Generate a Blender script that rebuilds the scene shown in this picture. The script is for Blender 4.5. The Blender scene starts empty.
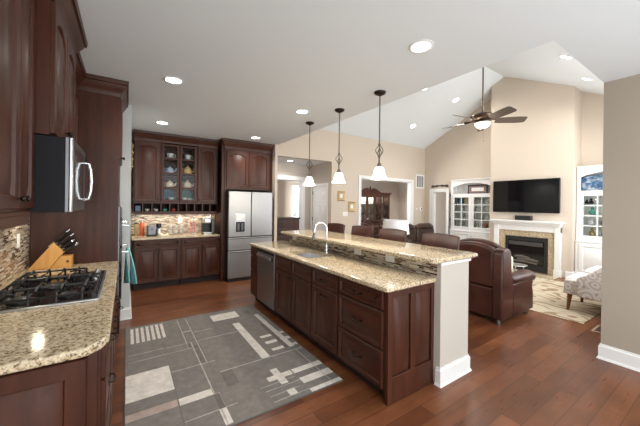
import bpy, math, random
from mathutils import Vector, Matrix
random.seed(7)
SC = bpy.context.scene
COL = SC.collection
PI = math.pi

# ------------------------------------------------------------------ camera
YAW, ROLL = math.radians(33.73), math.radians(0.69)
CAMH = 1.52
f_ = Vector((math.sin(YAW), math.cos(YAW), 0)); r_ = Vector((math.cos(YAW), -math.sin(YAW), 0)); u_ = r_.cross(f_)
r2 = r_*math.cos(ROLL) + u_*math.sin(ROLL); u2 = r2.cross(f_)
cam = bpy.data.objects.new('camera', bpy.data.cameras.new('camera')); COL.objects.link(cam)
cam.matrix_world = Matrix(((r2.x, u2.x, -f_.x, 0), (r2.y, u2.y, -f_.y, 0), (r2.z, u2.z, -f_.z, CAMH), (0, 0, 0, 1)))
cam.data.sensor_width = 36; cam.data.lens = 36*289.67/640; cam.data.shift_y = -8.565/640
cam.data.clip_start = 0.05; cam.data.clip_end = 200
SC.camera = cam

# ------------------------------------------------------------------ world and light
w = bpy.data.worlds.new('world'); SC.world = w; w.use_nodes = True
bg = w.node_tree.nodes['Background']; bg.inputs[0].default_value = (0.94, 0.98, 1.0, 1); bg.inputs[1].default_value = 3.7
SC.view_settings.view_transform = 'Standard'; SC.view_settings.look = 'None'
SC.view_settings.exposure = 0.0; SC.view_settings.gamma = 1.0; SC.view_settings.use_curve_mapping = False

def area(name, loc, rot, sx, sy, power, color=(1, 1, 1)):
    l = bpy.data.lights.new(name, 'AREA'); l.shape = 'RECTANGLE'; l.size = sx; l.size_y = sy; l.energy = power; l.color = color
    o = bpy.data.objects.new(name, l); COL.objects.link(o); o.location = loc; o.rotation_euler = rot
    return o
# added area lamps: one outside the unseen family-room window, the rest fill rooms beyond
area('fill_family', (6.2, 0.66, 1.95), (PI/2, 0, 0), 3.2, 2.6, 95, (0.97, 0.98, 1.0))
area('fill_dining', (4.75, 8.1, 1.5), (PI/2, 0, -PI/2), 1.5, 1.8, 90, (0.97, 0.98, 1.0))
area('fill_study', (2.03, 8.5, 1.5), (PI/2, 0, -PI/2), 1.6, 1.8, 22, (0.97, 0.98, 1.0))
area('fill_passage', (9.1, 3.53, 1.5), (PI/2, 0, 0), 0.9, 1.6, 14, (0.97, 0.98, 1.0))

# ------------------------------------------------------------------ materials
def mat(name, col=(0.8, 0.8, 0.8), rough=0.5, metal=0.0, spec=0.5, coat=0.0, emit=None, estr=0.0):
    m = bpy.data.materials.new(name); m.use_nodes = True
    b = m.node_tree.nodes['Principled BSDF']
    b.inputs['Base Color'].default_value = (*col, 1); b.inputs['Roughness'].default_value = rough
    b.inputs['Metallic'].default_value = metal; b.inputs['Specular IOR Level'].default_value = spec
    b.inputs['Coat Weight'].default_value = coat; b.inputs['Coat Roughness'].default_value = 0.12
    if emit: b.inputs['Emission Color'].default_value = (*emit, 1); b.inputs['Emission Strength'].default_value = estr
    return m
def N(m, t, **kw):
    n = m.node_tree.nodes.new(t)
    for k, v in kw.items():
        if k in n.inputs.keys(): n.inputs[k].default_value = v
        else: setattr(n, k, v)
    return n
def L(m, a, b): m.node_tree.links.new(a, b)
def ramp(m, fac, stops, interp='LINEAR'):
    r = N(m, 'ShaderNodeValToRGB'); cr = r.color_ramp; cr.interpolation = interp
    while len(cr.elements) > 1: cr.elements.remove(cr.elements[-1])
    cr.elements[0].position = stops[0][0]; cr.elements[0].color = (*stops[0][1], 1)
    for p, c in stops[1:]:
        e = cr.elements.new(p); e.color = (*c, 1)
    L(m, fac, r.inputs[0]); return r.outputs[0]
def coords(m, order='XYZ', scale=(1, 1, 1)):
    t = N(m, 'ShaderNodeTexCoord'); s = N(m, 'ShaderNodeSeparateXYZ'); c = N(m, 'ShaderNodeCombineXYZ')
    L(m, t.outputs['Object'], s.inputs[0])
    for i, a in enumerate(order): L(m, s.outputs['XYZ'.index(a)], c.inputs[i])
    mp = N(m, 'ShaderNodeMapping'); mp.inputs['Scale'].default_value = scale; L(m, c.outputs[0], mp.inputs[0])
    return mp.outputs[0]
def bsdf(m): return m.node_tree.nodes['Principled BSDF']
def bump(m, h, s=0.2, d=0.01):
    b = N(m, 'ShaderNodeBump', Strength=s, Distance=d); L(m, h, b.inputs['Height']); L(m, b.outputs[0], bsdf(m).inputs['Normal'])
def mixc(m, fac, a, b, mode='MIX'):
    x = N(m, 'ShaderNodeMix'); x.data_type = 'RGBA'; x.blend_type = mode
    for i, v in ((0, fac), (6, a), (7, b)):
        if hasattr(v, 'links'): L(m, v, x.inputs[i])
        elif i == 0: x.inputs[0].default_value = v
        else: x.inputs[i].default_value = (*v, 1)
    return x.outputs[2]

def wood(name, c1, c2, c3, rough=0.36, coat=0.0, order='XYZ', sc=(14, 14, 1.6)):
    m = mat(name, c2, rough, coat=coat)
    n = N(m, 'ShaderNodeTexNoise', Scale=1.0, Detail=5.0, Roughness=0.6); L(m, coords(m, order, sc), n.inputs['Vector'])
    n2 = N(m, 'ShaderNodeTexNoise', Scale=1.3, Detail=2.0); L(m, coords(m), n2.inputs['Vector'])
    c = ramp(m, n.outputs[0], [(0.3, c1), (0.5, c2), (0.7, c3)])
    c = mixc(m, 0.35, c, ramp(m, n2.outputs[0], [(0.3, c1), (0.7, c3)]))
    L(m, c, bsdf(m).inputs['Base Color']); bsdf(m).inputs['Specular IOR Level'].default_value = 0.30; return m
WOOD = wood('cherry_wood', (0.030, 0.0090, 0.0048), (0.059, 0.0180, 0.0092), (0.094, 0.0300, 0.0155))
WOODX = wood('cherry_wood_across', (0.030, 0.0090, 0.0048), (0.059, 0.0180, 0.0092), (0.094, 0.0300, 0.0155), sc=(1.6, 14, 14))
DARKIN = mat('cabinet_inside', (0.05, 0.022, 0.016), 0.6)
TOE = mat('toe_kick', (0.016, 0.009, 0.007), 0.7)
BRONZE = mat('dark_bronze', (0.03, 0.022, 0.018), 0.35, 0.8)
RODM = mat('brushed_bronze', (0.16, 0.13, 0.105), 0.4, 0.8)
STEEL = mat('stainless_steel', (0.58, 0.58, 0.59), 0.28, 1.0)
m = STEEL; n = N(m, 'ShaderNodeTexNoise', Scale=1.0, Detail=3.0); L(m, coords(m, 'XYZ', (260, 260, 2)), n.inputs['Vector'])
L(m, ramp(m, n.outputs[0], [(0.3, (0.26, 0.26, 0.26)), (0.7, (0.36, 0.36, 0.36))]), bsdf(m).inputs['Roughness'])
FSTEEL = mat('fridge_steel', (0.36, 0.36, 0.36), 0.42, 0.85)
DSTEEL = mat('dark_steel', (0.17, 0.17, 0.175), 0.33, 0.9)
DWSTEEL = mat('dishwasher_steel', (0.33, 0.32, 0.31), 0.32, 0.9)
CHROME = mat('chrome', (0.80, 0.81, 0.83), 0.10, 1.0)
BLACK = mat('black_gloss', (0.006, 0.006, 0.007), 0.08)
BLACKM = mat('black_matte', (0.014, 0.014, 0.015), 0.45)
IRON = mat('cast_iron', (0.018, 0.018, 0.019), 0.38, 0.2)
CHAR = mat('charcoal_plastic', (0.022, 0.022, 0.024), 0.75, spec=0.05)
WHITE = mat('white_paint', (0.80, 0.80, 0.79), 0.4)
PLATE = mat('white_plate', (0.85, 0.84, 0.82), 0.4)
CEIL = mat('ceiling_paint', (0.785, 0.84, 0.87), 0.85)
n = N(CEIL, 'ShaderNodeTexNoise', Scale=90.0, Detail=2.0); L(CEIL, coords(CEIL), n.inputs['Vector']); bump(CEIL, n.outputs[0], 0.06, 0.004)
def paint(name, c):
    m = mat(name, c, 0.8); n = N(m, 'ShaderNodeTexNoise', Scale=120.0, Detail=2.0); L(m, coords(m), n.inputs['Vector']); bump(m, n.outputs[0], 0.05, 0.003); return m
BEIGE = paint('beige_wall_paint', (0.60, 0.52, 0.43))
GREIGE = paint('greige_wall_paint', (0.56, 0.50, 0.44))
BEIGE_SHADED = paint('beige_wall_shaded', (0.37, 0.32, 0.26))  # beige darkened in its colour to carry the shade on the right wall
OFFW = paint('off_white_wall_paint', (0.57, 0.58, 0.56))
GLASS = bpy.data.materials.new('clear_glass'); GLASS.use_nodes = True
nt = GLASS.node_tree; nt.nodes.remove(nt.nodes['Principled BSDF'])
tr = nt.nodes.new('ShaderNodeBsdfTransparent'); tr.inputs[0].default_value = (0.94, 0.96, 0.95, 1)
gl = nt.nodes.new('ShaderNodeBsdfGlossy'); gl.inputs['Roughness'].default_value = 0.02
fr = nt.nodes.new('ShaderNodeFresnel'); fr.inputs[0].default_value = 1.25
mx = nt.nodes.new('ShaderNodeMixShader'); nt.links.new(fr.outputs[0], mx.inputs[0]); nt.links.new(tr.outputs[0], mx.inputs[1]); nt.links.new(gl.outputs[0], mx.inputs[2])
nt.links.new(mx.outputs[0], nt.nodes['Material Output'].inputs[0])

# plank floor, boards running along X
FLOOR = mat('plank_floor', (0.2, 0.08, 0.05), 0.3)
m = FLOOR; v = coords(m)
bk = N(m, 'ShaderNodeTexBrick', offset=0.37, squash=1.0); L(m, v, bk.inputs['Vector'])
for k, val in (('Color1', (0, 0, 0, 1)), ('Color2', (1, 1, 1, 1)), ('Mortar', (0.5, 0.5, 0.5, 1)), ('Scale', 1.0), ('Mortar Size', 0.0022), ('Mortar Smooth', 0.2), ('Brick Width', 1.15), ('Row Height', 0.127)): bk.inputs[k].default_value = val
base = ramp(m, bk.outputs['Color'], [(0.0, (0.118, 0.038, 0.0155)), (0.5, (0.172, 0.059, 0.0245)), (1.0, (0.232, 0.084, 0.036))])
g = N(m, 'ShaderNodeTexNoise', Scale=1.0, Detail=6.0, Roughness=0.65); L(m, coords(m, 'XYZ', (2.2, 38, 1)), g.inputs['Vector'])
grain = ramp(m, g.outputs[0], [(0.2, (0.82, 0.80, 0.78)), (0.55, (1, 1, 1)), (0.8, (1.12, 1.11, 1.10))])
base = mixc(m, 1.0, base, grain, 'MULTIPLY')
g2 = N(m, 'ShaderNodeTexNoise', Scale=3.2, Detail=3.0); L(m, coords(m, 'XYZ', (1, 2.2, 1)), g2.inputs['Vector'])
base = mixc(m, 1.0, base, ramp(m, g2.outputs[0], [(0.3, (0.78, 0.76, 0.74)), (0.6, (1.08, 1.08, 1.08))]), 'MULTIPLY')
base = mixc(m, bk.outputs['Fac'], base, (0.05, 0.018, 0.010))
L(m, base, bsdf(m).inputs['Base Color'])
L(m, ramp(m, g.outputs[0], [(0.2, (0.34, 0.34, 0.34)), (0.8, (0.25, 0.25, 0.25))]), bsdf(m).inputs['Roughness'])
bump(m, g.outputs[0], 0.10, 0.004)
bsdf(m).inputs['Specular IOR Level'].default_value = 0.42

GRAN = mat('granite', (0.5, 0.42, 0.3), 0.12)
m = GRAN; v = coords(m)
a = N(m, 'ShaderNodeTexNoise', Scale=64.0, Detail=4.5, Roughness=0.7); L(m, v, a.inputs['Vector'])
b1 = N(m, 'ShaderNodeTexVoronoi', Scale=130.0); L(m, v, b1.inputs['Vector'])
c0 = ramp(m, a.outputs[0], [(0.30, (0.032, 0.022, 0.014)), (0.40, (0.20, 0.125, 0.07)), (0.46, (0.48, 0.37, 0.225)), (0.55, (0.64, 0.53, 0.36)), (0.70, (0.80, 0.72, 0.57))])
sp = N(m, 'ShaderNodeSeparateColor'); L(m, b1.outputs['Color'], sp.inputs[0])
c0 = mixc(m, ramp(m, sp.outputs[0], [(0.07, (0.75,)*3), (0.10, (0,)*3)]), c0, (0.06, 0.042, 0.028))
c0 = mixc(m, ramp(m, sp.outputs[1], [(0.80, (0,)*3), (0.86, (0.5,)*3)]), c0, (0.72, 0.66, 0.53))
L(m, c0, bsdf(m).inputs['Base Color'])

def mosaic(name, order):
    m = mat(name, (0.4, 0.3, 0.2), 0.22)
    bk = N(m, 'ShaderNodeTexBrick', offset=0.43, offset_frequency=2, squash=0.62, squash_frequency=3); L(m, coords(m, order), bk.inputs['Vector'])
    for k, val in (('Color1', (0, 0, 0, 1)), ('Color2', (1, 1, 1, 1)), ('Mortar', (0.5, 0.5, 0.5, 1)), ('Scale', 1.0), ('Mortar Size', 0.0014), ('Mortar Smooth', 0.1), ('Brick Width', 0.085), ('Row Height', 0.0155)): bk.inputs[k].default_value = val
    c = ramp(m, bk.outputs['Color'], [(0.0, (0.045, 0.022, 0.014)), (0.17, (0.22, 0.15, 0.10)), (0.32, (0.50, 0.42, 0.32)), (0.50, (0.30, 0.26, 0.21)), (0.62, (0.60, 0.54, 0.44)), (0.78, (0.16, 0.085, 0.05)), (0.87, (0.42, 0.36, 0.27)), (0.95, (0.68, 0.64, 0.56))], 'CONSTANT')
    c = mixc(m, bk.outputs['Fac'], c, (0.45, 0.40, 0.33)); L(m, c, bsdf(m).inputs['Base Color']); bump(m, bk.outputs['Fac'], -0.3, 0.003)
    return m
MOSX = mosaic('mosaic_tile_side', 'YZX'); MOSY = mosaic('mosaic_tile_back', 'XZY')

def leather(name, c, rough=0.34):
    m = mat(name, c, rough, spec=0.35); n = N(m, 'ShaderNodeTexNoise', Scale=5.0, Detail=4.0); L(m, coords(m), n.inputs['Vector'])
    L(m, ramp(m, n.outputs[0], [(0.3, tuple(x*0.6 for x in c)), (0.7, tuple(x*1.35 for x in c))]), bsdf(m).inputs['Base Color'])
    vn = N(m, 'ShaderNodeTexVoronoi', Scale=160.0); L(m, coords(m), vn.inputs['Vector']); bump(m, vn.outputs['Distance'], 0.12, 0.003); return m
LEATH = leather('oxblood_leather', (0.055, 0.018, 0.0115))
LEATHD = leather('dark_brown_leather', (0.045, 0.024, 0.018))
STOOLW = wood('stool_wood', (0.022, 0.007, 0.005), (0.042, 0.012, 0.008), (0.065, 0.019, 0.011))
HUTCH = wood('hutch_wood', (0.028, 0.011, 0.007), (0.052, 0.021, 0.013), (0.085, 0.036, 0.023))
PINE = wood('block_wood', (0.52, 0.25, 0.07), (0.66, 0.34, 0.10), (0.76, 0.44, 0.15), 0.45, 0.1)
LEGW = wood('leg_wood', (0.10, 0.035, 0.012), (0.16, 0.06, 0.02), (0.20, 0.08, 0.03))
GOLD = mat('gilt_frame', (0.50, 0.36, 0.16), 0.4, 0.6)
EMW = mat('lit_diffuser', (1, 1, 1), 0.5, emit=(1.0, 0.96, 0.90), estr=14.0)
SHADE = mat('lit_shade_glass', (0.95, 0.93, 0.88), 0.4, emit=(1.0, 0.93, 0.82), estr=1.3)
FANGL = mat('fan_bowl_glass', (0.95, 0.92, 0.85), 0.4, emit=(1.0, 0.88, 0.70), estr=1.6)
DAMASK = mat('damask_fabric', (0.7, 0.66, 0.62), 0.85)
m = DAMASK
ds = N(m, 'ShaderNodeTexNoise', Scale=5.0, Detail=1.5); L(m, coords(m), ds.inputs['Vector'])
vm = N(m, 'ShaderNodeVectorMath', operation='SCALE', Scale=0.10); L(m, ds.outputs['Color'], vm.inputs[0])
va = N(m, 'ShaderNodeVectorMath', operation='ADD'); L(m, coords(m), va.inputs[0]); L(m, vm.outputs[0], va.inputs[1])
vo = N(m, 'ShaderNodeTexVoronoi', Scale=7.5); L(m, va.outputs[0], vo.inputs['Vector'])
wv = N(m, 'ShaderNodeMath', operation='SINE'); ml = N(m, 'ShaderNodeMath', operation='MULTIPLY'); ml.inputs[1].default_value = 17.0
L(m, vo.outputs['Distance'], ml.inputs[0]); L(m, ml.outputs[0], wv.inputs[0])
L(m, ramp(m, wv.outputs[0], [(0.30, (0.68, 0.64, 0.61)), (0.48, (0.38, 0.31, 0.29)), (0.80, (0.34, 0.27, 0.25)), (0.92, (0.62, 0.56, 0.53))]), bsdf(m).inputs['Base Color'])
PALEF = mat('pale_fabric', (0.74, 0.70, 0.66), 0.9)
FRUG = mat('scroll_rug', (0.6, 0.5, 0.35), 0.95)
m = FRUG
ds = N(m, 'ShaderNodeTexNoise', Scale=1.6, Detail=1.0); L(m, coords(m), ds.inputs['Vector'])
wv = N(m, 'ShaderNodeMath', operation='SINE'); ml = N(m, 'ShaderNodeMath', operation='MULTIPLY'); ml.inputs[1].default_value = 62.0
L(m, ds.outputs[0], ml.inputs[0]); L(m, ml.outputs[0], wv.inputs[0])
gt = N(m, 'ShaderNodeTexNoise', Scale=3.4, Detail=1.0); L(m, coords(m), gt.inputs['Vector'])
k_ = ramp(m, wv.outputs[0], [(0.45, (0, 0, 0)), (0.62, (1, 1, 1))]); g_ = ramp(m, gt.outputs[0], [(0.38, (0, 0, 0)), (0.46, (1, 1, 1))])
kk = mixc(m, 1.0, k_, g_, 'MULTIPLY')
L(m, mixc(m, kk, (0.52, 0.44, 0.32), (0.28, 0.19, 0.115)), bsdf(m).inputs['Base Color'])
# ------------------------------------------------------------------ mesh helpers
class MB:
    def __init__(s): s.v = []; s.f = []; s.m = []; s.M = None; s.mi = 0
    def add(s, vs, fs):
        b = len(s.v)
        for p in vs:
            p = Vector(p)
            if s.M is not None: p = s.M @ p
            s.v.append(p)
        for q in fs: s.f.append([b+i for i in q]); s.m.append(s.mi)
        return s
    def box(s, x0, x1, y0, y1, z0, z1):
        return s.add([(x, y, z) for x in (x0, x1) for y in (y0, y1) for z in (z0, z1)],
              [(0, 1, 3, 2), (4, 6, 7, 5), (0, 4, 5, 1), (2, 3, 7, 6), (0, 2, 6, 4), (1, 5, 7, 3)])
    def rings(s, rs, cap0=True, cap1=True, closed=True):
        n = len(rs[0]); vs = [p for r in rs for p in r]; fs = []
        for i in range(len(rs)-1):
            for j in range(n if closed else n-1):
                k = (j+1) % n; fs.append((i*n+j, i*n+k, (i+1)*n+k, (i+1)*n+j))
        if cap0: fs.append(tuple(range(n-1, -1, -1)))
        if cap1: fs.append(tuple((len(rs)-1)*n+j for j in range(n)))
        return s.add(vs, fs)
    def lathe(s, prof, c=(0, 0, 0), n=20, cap0=True, cap1=True):
        return s.rings([[(c[0]+r*math.cos(2*PI*j/n), c[1]+r*math.sin(2*PI*j/n), c[2]+z) for j in range(n)] for r, z in prof], cap0, cap1)
    def tube(s, pts, r, n=8, closed=False):
        pts = [Vector(p) for p in pts]; rs = []; up = None; k = len(pts)
        for i, p in enumerate(pts):
            if closed: t = pts[(i+1) % k]-pts[i-1]
            else: t = pts[min(i+1, k-1)]-pts[max(i-1, 0)]
            t.normalize()
            if up is None:
                up = t.orthogonal().normalized()
            up = (up - t*up.dot(t)); up.normalize(); sd = t.cross(up)
            rr = r[i] if isinstance(r, (list, tuple)) else r
            rs.append([tuple(p+up*rr*math.cos(2*PI*j/n)+sd*rr*math.sin(2*PI*j/n)) for j in range(n)])
        if closed: rs.append(rs[0]); return s.rings(rs, False, False)
        return s.rings(rs)
    def prism(s, poly, a0, a1, axis='Y'):
        def P(p, a):
            return {'X': (a, p[0], p[1]), 'Y': (p[0], a, p[1]), 'Z': (p[0], p[1], a)}[axis]
        return s.rings([[P(p, a0) for p in poly], [P(p, a1) for p in poly]])
    def ball(s, c, rx, ry, rz, n=14, k=8):
        rs = []
        for i in range(1, k):
            a = PI*i/k; rs.append([(c[0]+rx*math.sin(a)*math.cos(2*PI*j/n), c[1]+ry*math.sin(a)*math.sin(2*PI*j/n), c[2]-rz*math.cos(a)) for j in range(n)])
        return s.rings(rs)

def link(name, mb, mats, parent=None, origin=None, smooth=True, bevel=0.0, seg=2, sub=0):
    if not isinstance(mats, (list, tuple)): mats = [mats]
    me = bpy.data.meshes.new(name)
    o = Vector(origin) if origin is not None else Vector((0, 0, 0))
    me.from_pydata([tuple(p-o) for p in mb.v], [], mb.f)
    for mt in mats: me.materials.append(mt)
    for p, i in zip(me.polygons, mb.m): p.material_index = i; p.use_smooth = smooth
    import bmesh
    bm = bmesh.new(); bm.from_mesh(me); bmesh.ops.recalc_face_normals(bm, faces=bm.faces); bm.to_mesh(me); bm.free()
    if smooth and not sub: me.set_sharp_from_angle(angle=math.radians(38))
    ob = bpy.data.objects.new(name, me); COL.objects.link(ob); ob.location = o
    if parent is not None: ob.parent = parent; ob.location = o
    if bevel:
        b = ob.modifiers.new('bevel', 'BEVEL'); b.width = bevel; b.segments = seg; b.limit_method = 'ANGLE'; b.angle_limit = math.radians(40)
    if sub:
        b = ob.modifiers.new('sub', 'SUBSURF'); b.levels = sub; b.render_levels = sub
    return ob
def props(o, label, cat, group=None):
    o['label'] = label; o['category'] = cat
    if group: o['group'] = group
    return o
def thing(name, label, cat, loc, rz=0.0, group=None):
    o = bpy.data.objects.new(name, None); COL.objects.link(o); o.empty_display_size = 0.1
    o.location = loc; o.rotation_euler = (0, 0, rz); return props(o, label, cat, group)
def solo(name, mb, mats, label, cat, group=None, **kw):
    xs = [p.x for p in mb.v]; ys = [p.y for p in mb.v]; zs = [p.z for p in mb.v]
    o = link(name, mb, mats, None, ((min(xs)+max(xs))/2, (min(ys)+max(ys))/2, min(zs)), **kw)
    return props(o, label, cat, group)
def struct(name, mb, mats, **kw):
    kw.setdefault('smooth', False)
    o = link(name, mb, mats, **kw); o['kind'] = 'structure'; return o
def box(*a): return MB().box(*a)
def copy_tree(o, parent=None):
    c = o.copy(); COL.objects.link(c)
    if parent is not None: c.parent = parent
    for ch in list(o.children): copy_tree(ch, c)
    return c

# raised panel / glazed fronts.  Local frame: front faces -Y, x across, z up
def rr_ring(x0, x1, z0, z1, i, y, arch, n=9):
    pts = [(x0+i, y, z0+i), (x1-i, y, z0+i)]
    for k in range(n):
        t = 1-2*k/(n-1); x = (x0+x1)/2+t*((x1-x0)/2-i); pts.append((x, y, z1-i-arch*t*t))
    return pts
def panel(mb, x0, x1, z0, z1, y, arch=0.0, st=0.055, th=0.02):
    a = arch; R = lambda i, yy, ar=0: rr_ring(x0, x1, z0, z1, i, yy, ar)
    return mb.rings([R(0, y), R(0, y-th+0.004), R(0.004, y-th), R(st, y-th, a), R(st+0.008, y-th+0.015, a), R(st+0.015, y-th+0.015, a), R(st+0.050, y-th+0.002, a*0.9)], True, True)
def frame(mb, x0, x1, z0, z1, y, arch=0.0, st=0.05, th=0.02):
    R = lambda i, yy, ar=0: rr_ring(x0, x1, z0, z1, i, yy, ar)
    return mb.rings([R(st, y, arch), R(0, y), R(0, y-th+0.004), R(0.004, y-th), R(st, y-th, arch), R(st+0.004, y-th+0.005, arch), R(st+0.004, y-0.002, arch), R(st, y, arch)], False, False)
def slab(mb, x0, x1, z0, z1, y, th=0.02):
    R = lambda i, yy: rr_ring(x0, x1, z0, z1, i, yy, 0, 2)
    return mb.rings([R(0, y), R(0, y-th+0.006), R(0.012, y-th), R(0.02, y-th)], True, True)
def knob(parent, x, y, z, m=None):
    mb = MB(); mb.M = Matrix.Translation((x, y, z)) @ Matrix.Rotation(PI/2, 4, 'X')
    mb.lathe([(0.005, 0), (0.005, 0.012), (0.011, 0.016), (0.014, 0.022), (0.011, 0.028), (0.004, 0.030)], n=12)
    return link('knob', mb, m or BRONZE, parent)
def pull(parent, x, y, z, w=0.09, m=None, vert=False):
    mb = MB()
    A = lambda t, d: (x, y-d, z+t) if vert else (x+t, y-d, z-0.010*(1-abs(2*t/w)))
    mb.tube([A(-w/2, 0), A(-w/2, 0.018), A(-w/3, 0.027), A(0, 0.030), A(w/3, 0.027), A(w/2, 0.018), A(w/2, 0)], 0.0045, 8)
    for s_ in (-1, 1):
        p = A(s_*w/2, 0); mb.add([], []); q = MB()
        q.box(p[0]-0.010, p[0]+0.010, p[1]-0.004, p[1], p[2]-0.010, p[2]+0.010); mb.add(q.v, q.f)
    return link('handle', mb, m or BRONZE, parent)

CROWN = [(0, 0), (0.012, 0), (0.016, 0.03), (0.03, 0.05), (0.055, 0.085), (0.062, 0.10), (0.075, 0.105), (0.08, 0.14), (0, 0.14)]
def crown(mb, x0, x1, y, z, back, proj=1.0, h=1.0, left=True, right=True):
    """crown moulding along the front (y) with returns on the sides given; the profile projects towards -Y"""
    rs = []
    for d, zz in CROWN:
        d *= proj; zz = z+zz*h
        xa = x0-(d if left else 0); xb = x1+(d if right else 0)
        rs.append([(xa, back, zz), (xa, y-d, zz), (xb, y-d, zz), (xb, back, zz)])
    return mb.rings(rs, True, True)

def cabinet(name, label, loc, rz, w, d, z0, z1, fronts, group=None, toe=0.0, crown_kw=None, cat='cabinet', side_panels=False, cols=None):
    """fronts: (kind, x0, x1, z0, z1, handle) kind door/arch/drawer/slab/glass"""
    t = thing(name, label, cat, loc, rz, group)
    b = MB()
    zb = z0+toe
    hollow = any(f[0] == 'glass' for f in fronts)
    if name == 'sink_cabinet':
        b.box(0, 0.018, 0, d, zb, z1).box(w-0.018, w, 0, d, zb, z1).box(0.018, w-0.018, 0, d, zb, zb+0.018).box(0.018, w-0.018, 0, 0.018, zb, z1).box(0.018, w-0.018, d-0.012, d, zb+0.018, z1)
    elif hollow:
        b.box(0, 0.018, 0, d, zb, z1).box(w-0.018, w, 0, d, zb, z1).box(0.018, w-0.018, 0, d, zb, zb+0.018).box(0.018, w-0.018, 0, d, z1-0.018, z1).box(0.018, w-0.018, d-0.012, d, zb+0.018, z1-0.018)
    else: b.box(0, w, 0, d, zb, z1)
    link('body', b, WOOD, t, smooth=False)
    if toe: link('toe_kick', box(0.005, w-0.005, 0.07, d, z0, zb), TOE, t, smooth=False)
    for f in fronts:
        k, xa, xb, za, zc = f[:5]; h = f[5] if len(f) > 5 else None
        mb = MB()
        if k == 'door': panel(mb, xa, xb, za, zc, 0)
        elif k == 'arch': panel(mb, xa, xb, za, zc, 0, arch=min(0.045, (xb-xa)*0.13))
        elif k == 'drawer': panel(mb, xa, xb, za, zc, 0, st=0.028)
        elif k == 'slab': slab(mb, xa, xb, za, zc, 0)
        elif k == 'glass': frame(mb, xa, xb, za, zc, 0, arch=0.0, st=0.035)
        o = link('drawer' if k in ('drawer', 'slab') else 'door', mb, WOOD if k not in ('drawer', 'slab') else WOODX, t)
        if h:
            for hh in (h if isinstance(h, list) else [h]):
                if hh[0] == 'knob': knob(o, hh[1], -0.02, hh[2])
                elif hh[0] == 'pull': pull(o, hh[1], -0.02, hh[2])
                elif hh[0] == 'vpull': pull(o, hh[1], -0.02, hh[2], vert=True)
        if k == 'glass':
            link('pane', box(xa+0.03, xb-0.03, -0.010, -0.006, za+0.03, zc-0.03), GLASS, o, smooth=False)
    if crown_kw is not None:
        mb = MB(); crown(mb, 0, w, 0, back=d, **crown_kw); link('crown_moulding', mb, WOODX, t, smooth=True)
    return t

# ------------------------------------------------------------------ the setting
CZ = 2.784      # kitchen ceiling
BW = 6.2        # back wall of the family room
KW = 6.47       # back wall of the kitchen
struct('floor', box(-0.86, 11, -1.3, 12, -0.06, 0), FLOOR)
mb = MB().box(-0.9, 2.68, -1.3, KW+0.1, CZ, CZ+0.08).box(2.68, 4.1, -1.3, 0.85, CZ, CZ+0.08)
struct('ceiling', mb, CEIL)
EV, SL, RY, RZ = 3.45, 0.507, 3.525, 4.806
mb = MB().prism([(BW+0.05, EV-0.025), (RY, RZ), (0.80, EV-0.025), (0.80, EV+0.06), (RY, RZ+0.09), (BW+0.05, EV+0.06)], 2.60, 8.6, 'X')
struct('ceiling_vault', mb, CEIL)
mb = MB().prism([(0.85, CZ+0.08), (BW, CZ+0.08), (BW, EV), (RY, RZ), (0.85, EV)], 2.60, 2.68, 'X')
struct('wall_gable', mb, BEIGE)
# left wall, wall behind oven tower, kitchen back wall
struct('wall_left', box(-0.86, -0.755, -0.9, 4.5, 0, CZ), GREIGE)
struct('wall_stub', MB().box(-0.86, 0.045, 4.52, KW, 0, CZ), OFFW)
struct('wall_kitchen', box(0.045, 2.62, KW, KW+0.1, 0, CZ), GREIGE)
struct('wall_fridge', box(2.60, 2.66, 5.62, KW, 0, CZ), BEIGE)
# back wall of the family room with the hall opening and the dining opening
def wall_y(name, y0, y1, x0, x1, ztop, holes, m):
    mb = MB(); x = x0
    for (a, b, za, zb) in holes:
        mb.box(x, a, y0, y1, 0, ztop)
        if za > 0: mb.box(a, b, y0, y1, 0, za)
        mb.box(a, b, y0, y1, zb, ztop); x = b
    mb.box(x, x1, y0, y1, 0, ztop); return struct(name, mb, m)
wall_y('wall_back', BW, BW+0.14, 2.66, 8.4, EV+0.02, [(2.86, 4.50, 0, 2.655), (5.53, 7.70, 0, 2.27)], BEIGE)
# right wall (kitchen) and the long wall of the family room with an added, unseen window for light
struct('wall_right', box(4.0, 4.12, -1.3, 0.85, 0, CZ), BEIGE_SHADED)
wall_y('wall_family', 0.73, 0.85, 4.12, 8.6, EV, [(4.6, 7.8, 0.65, 3.25)], BEIGE)
struct('wall_family_header', box(2.60, 4.12, 0.77, 0.85, CZ+0.08, EV), BEIGE)
mb = MB(); mb.box(4.6, 4.66, 0.74, 0.83, 0.65, 3.25).box(7.74, 7.8, 0.74, 0.83, 0.65, 3.25).box(4.66, 7.74, 0.74, 0.83, 0.65, 0.71).box(4.66, 7.74, 0.74, 0.83, 3.19, 3.25).box(4.66, 7.74, 0.76, 0.80, 2.2, 2.25)
for x in (5.65, 6.70): mb.box(x, x+0.06, 0.74, 0.83, 0.71, 3.19)
struct('window_1', mb, WHITE)
# TV wall with chimney breast; alcove behind the left bookcase holds a doorway
mb = MB().box(8.4, 8.52, 0.85, 5.40, 0, 4.9).box(8.4, 8.52, 5.40, 5.86, 1.97, 4.9).box(8.4, 8.52, 5.86, BW+0.14, 0, 4.9)
struct('wall_television_side', mb, BEIGE)
struct('wall_chimney_breast', box(7.90, 8.4, 2.14, 3.825, 0, 4.85), BEIGE)
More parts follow.
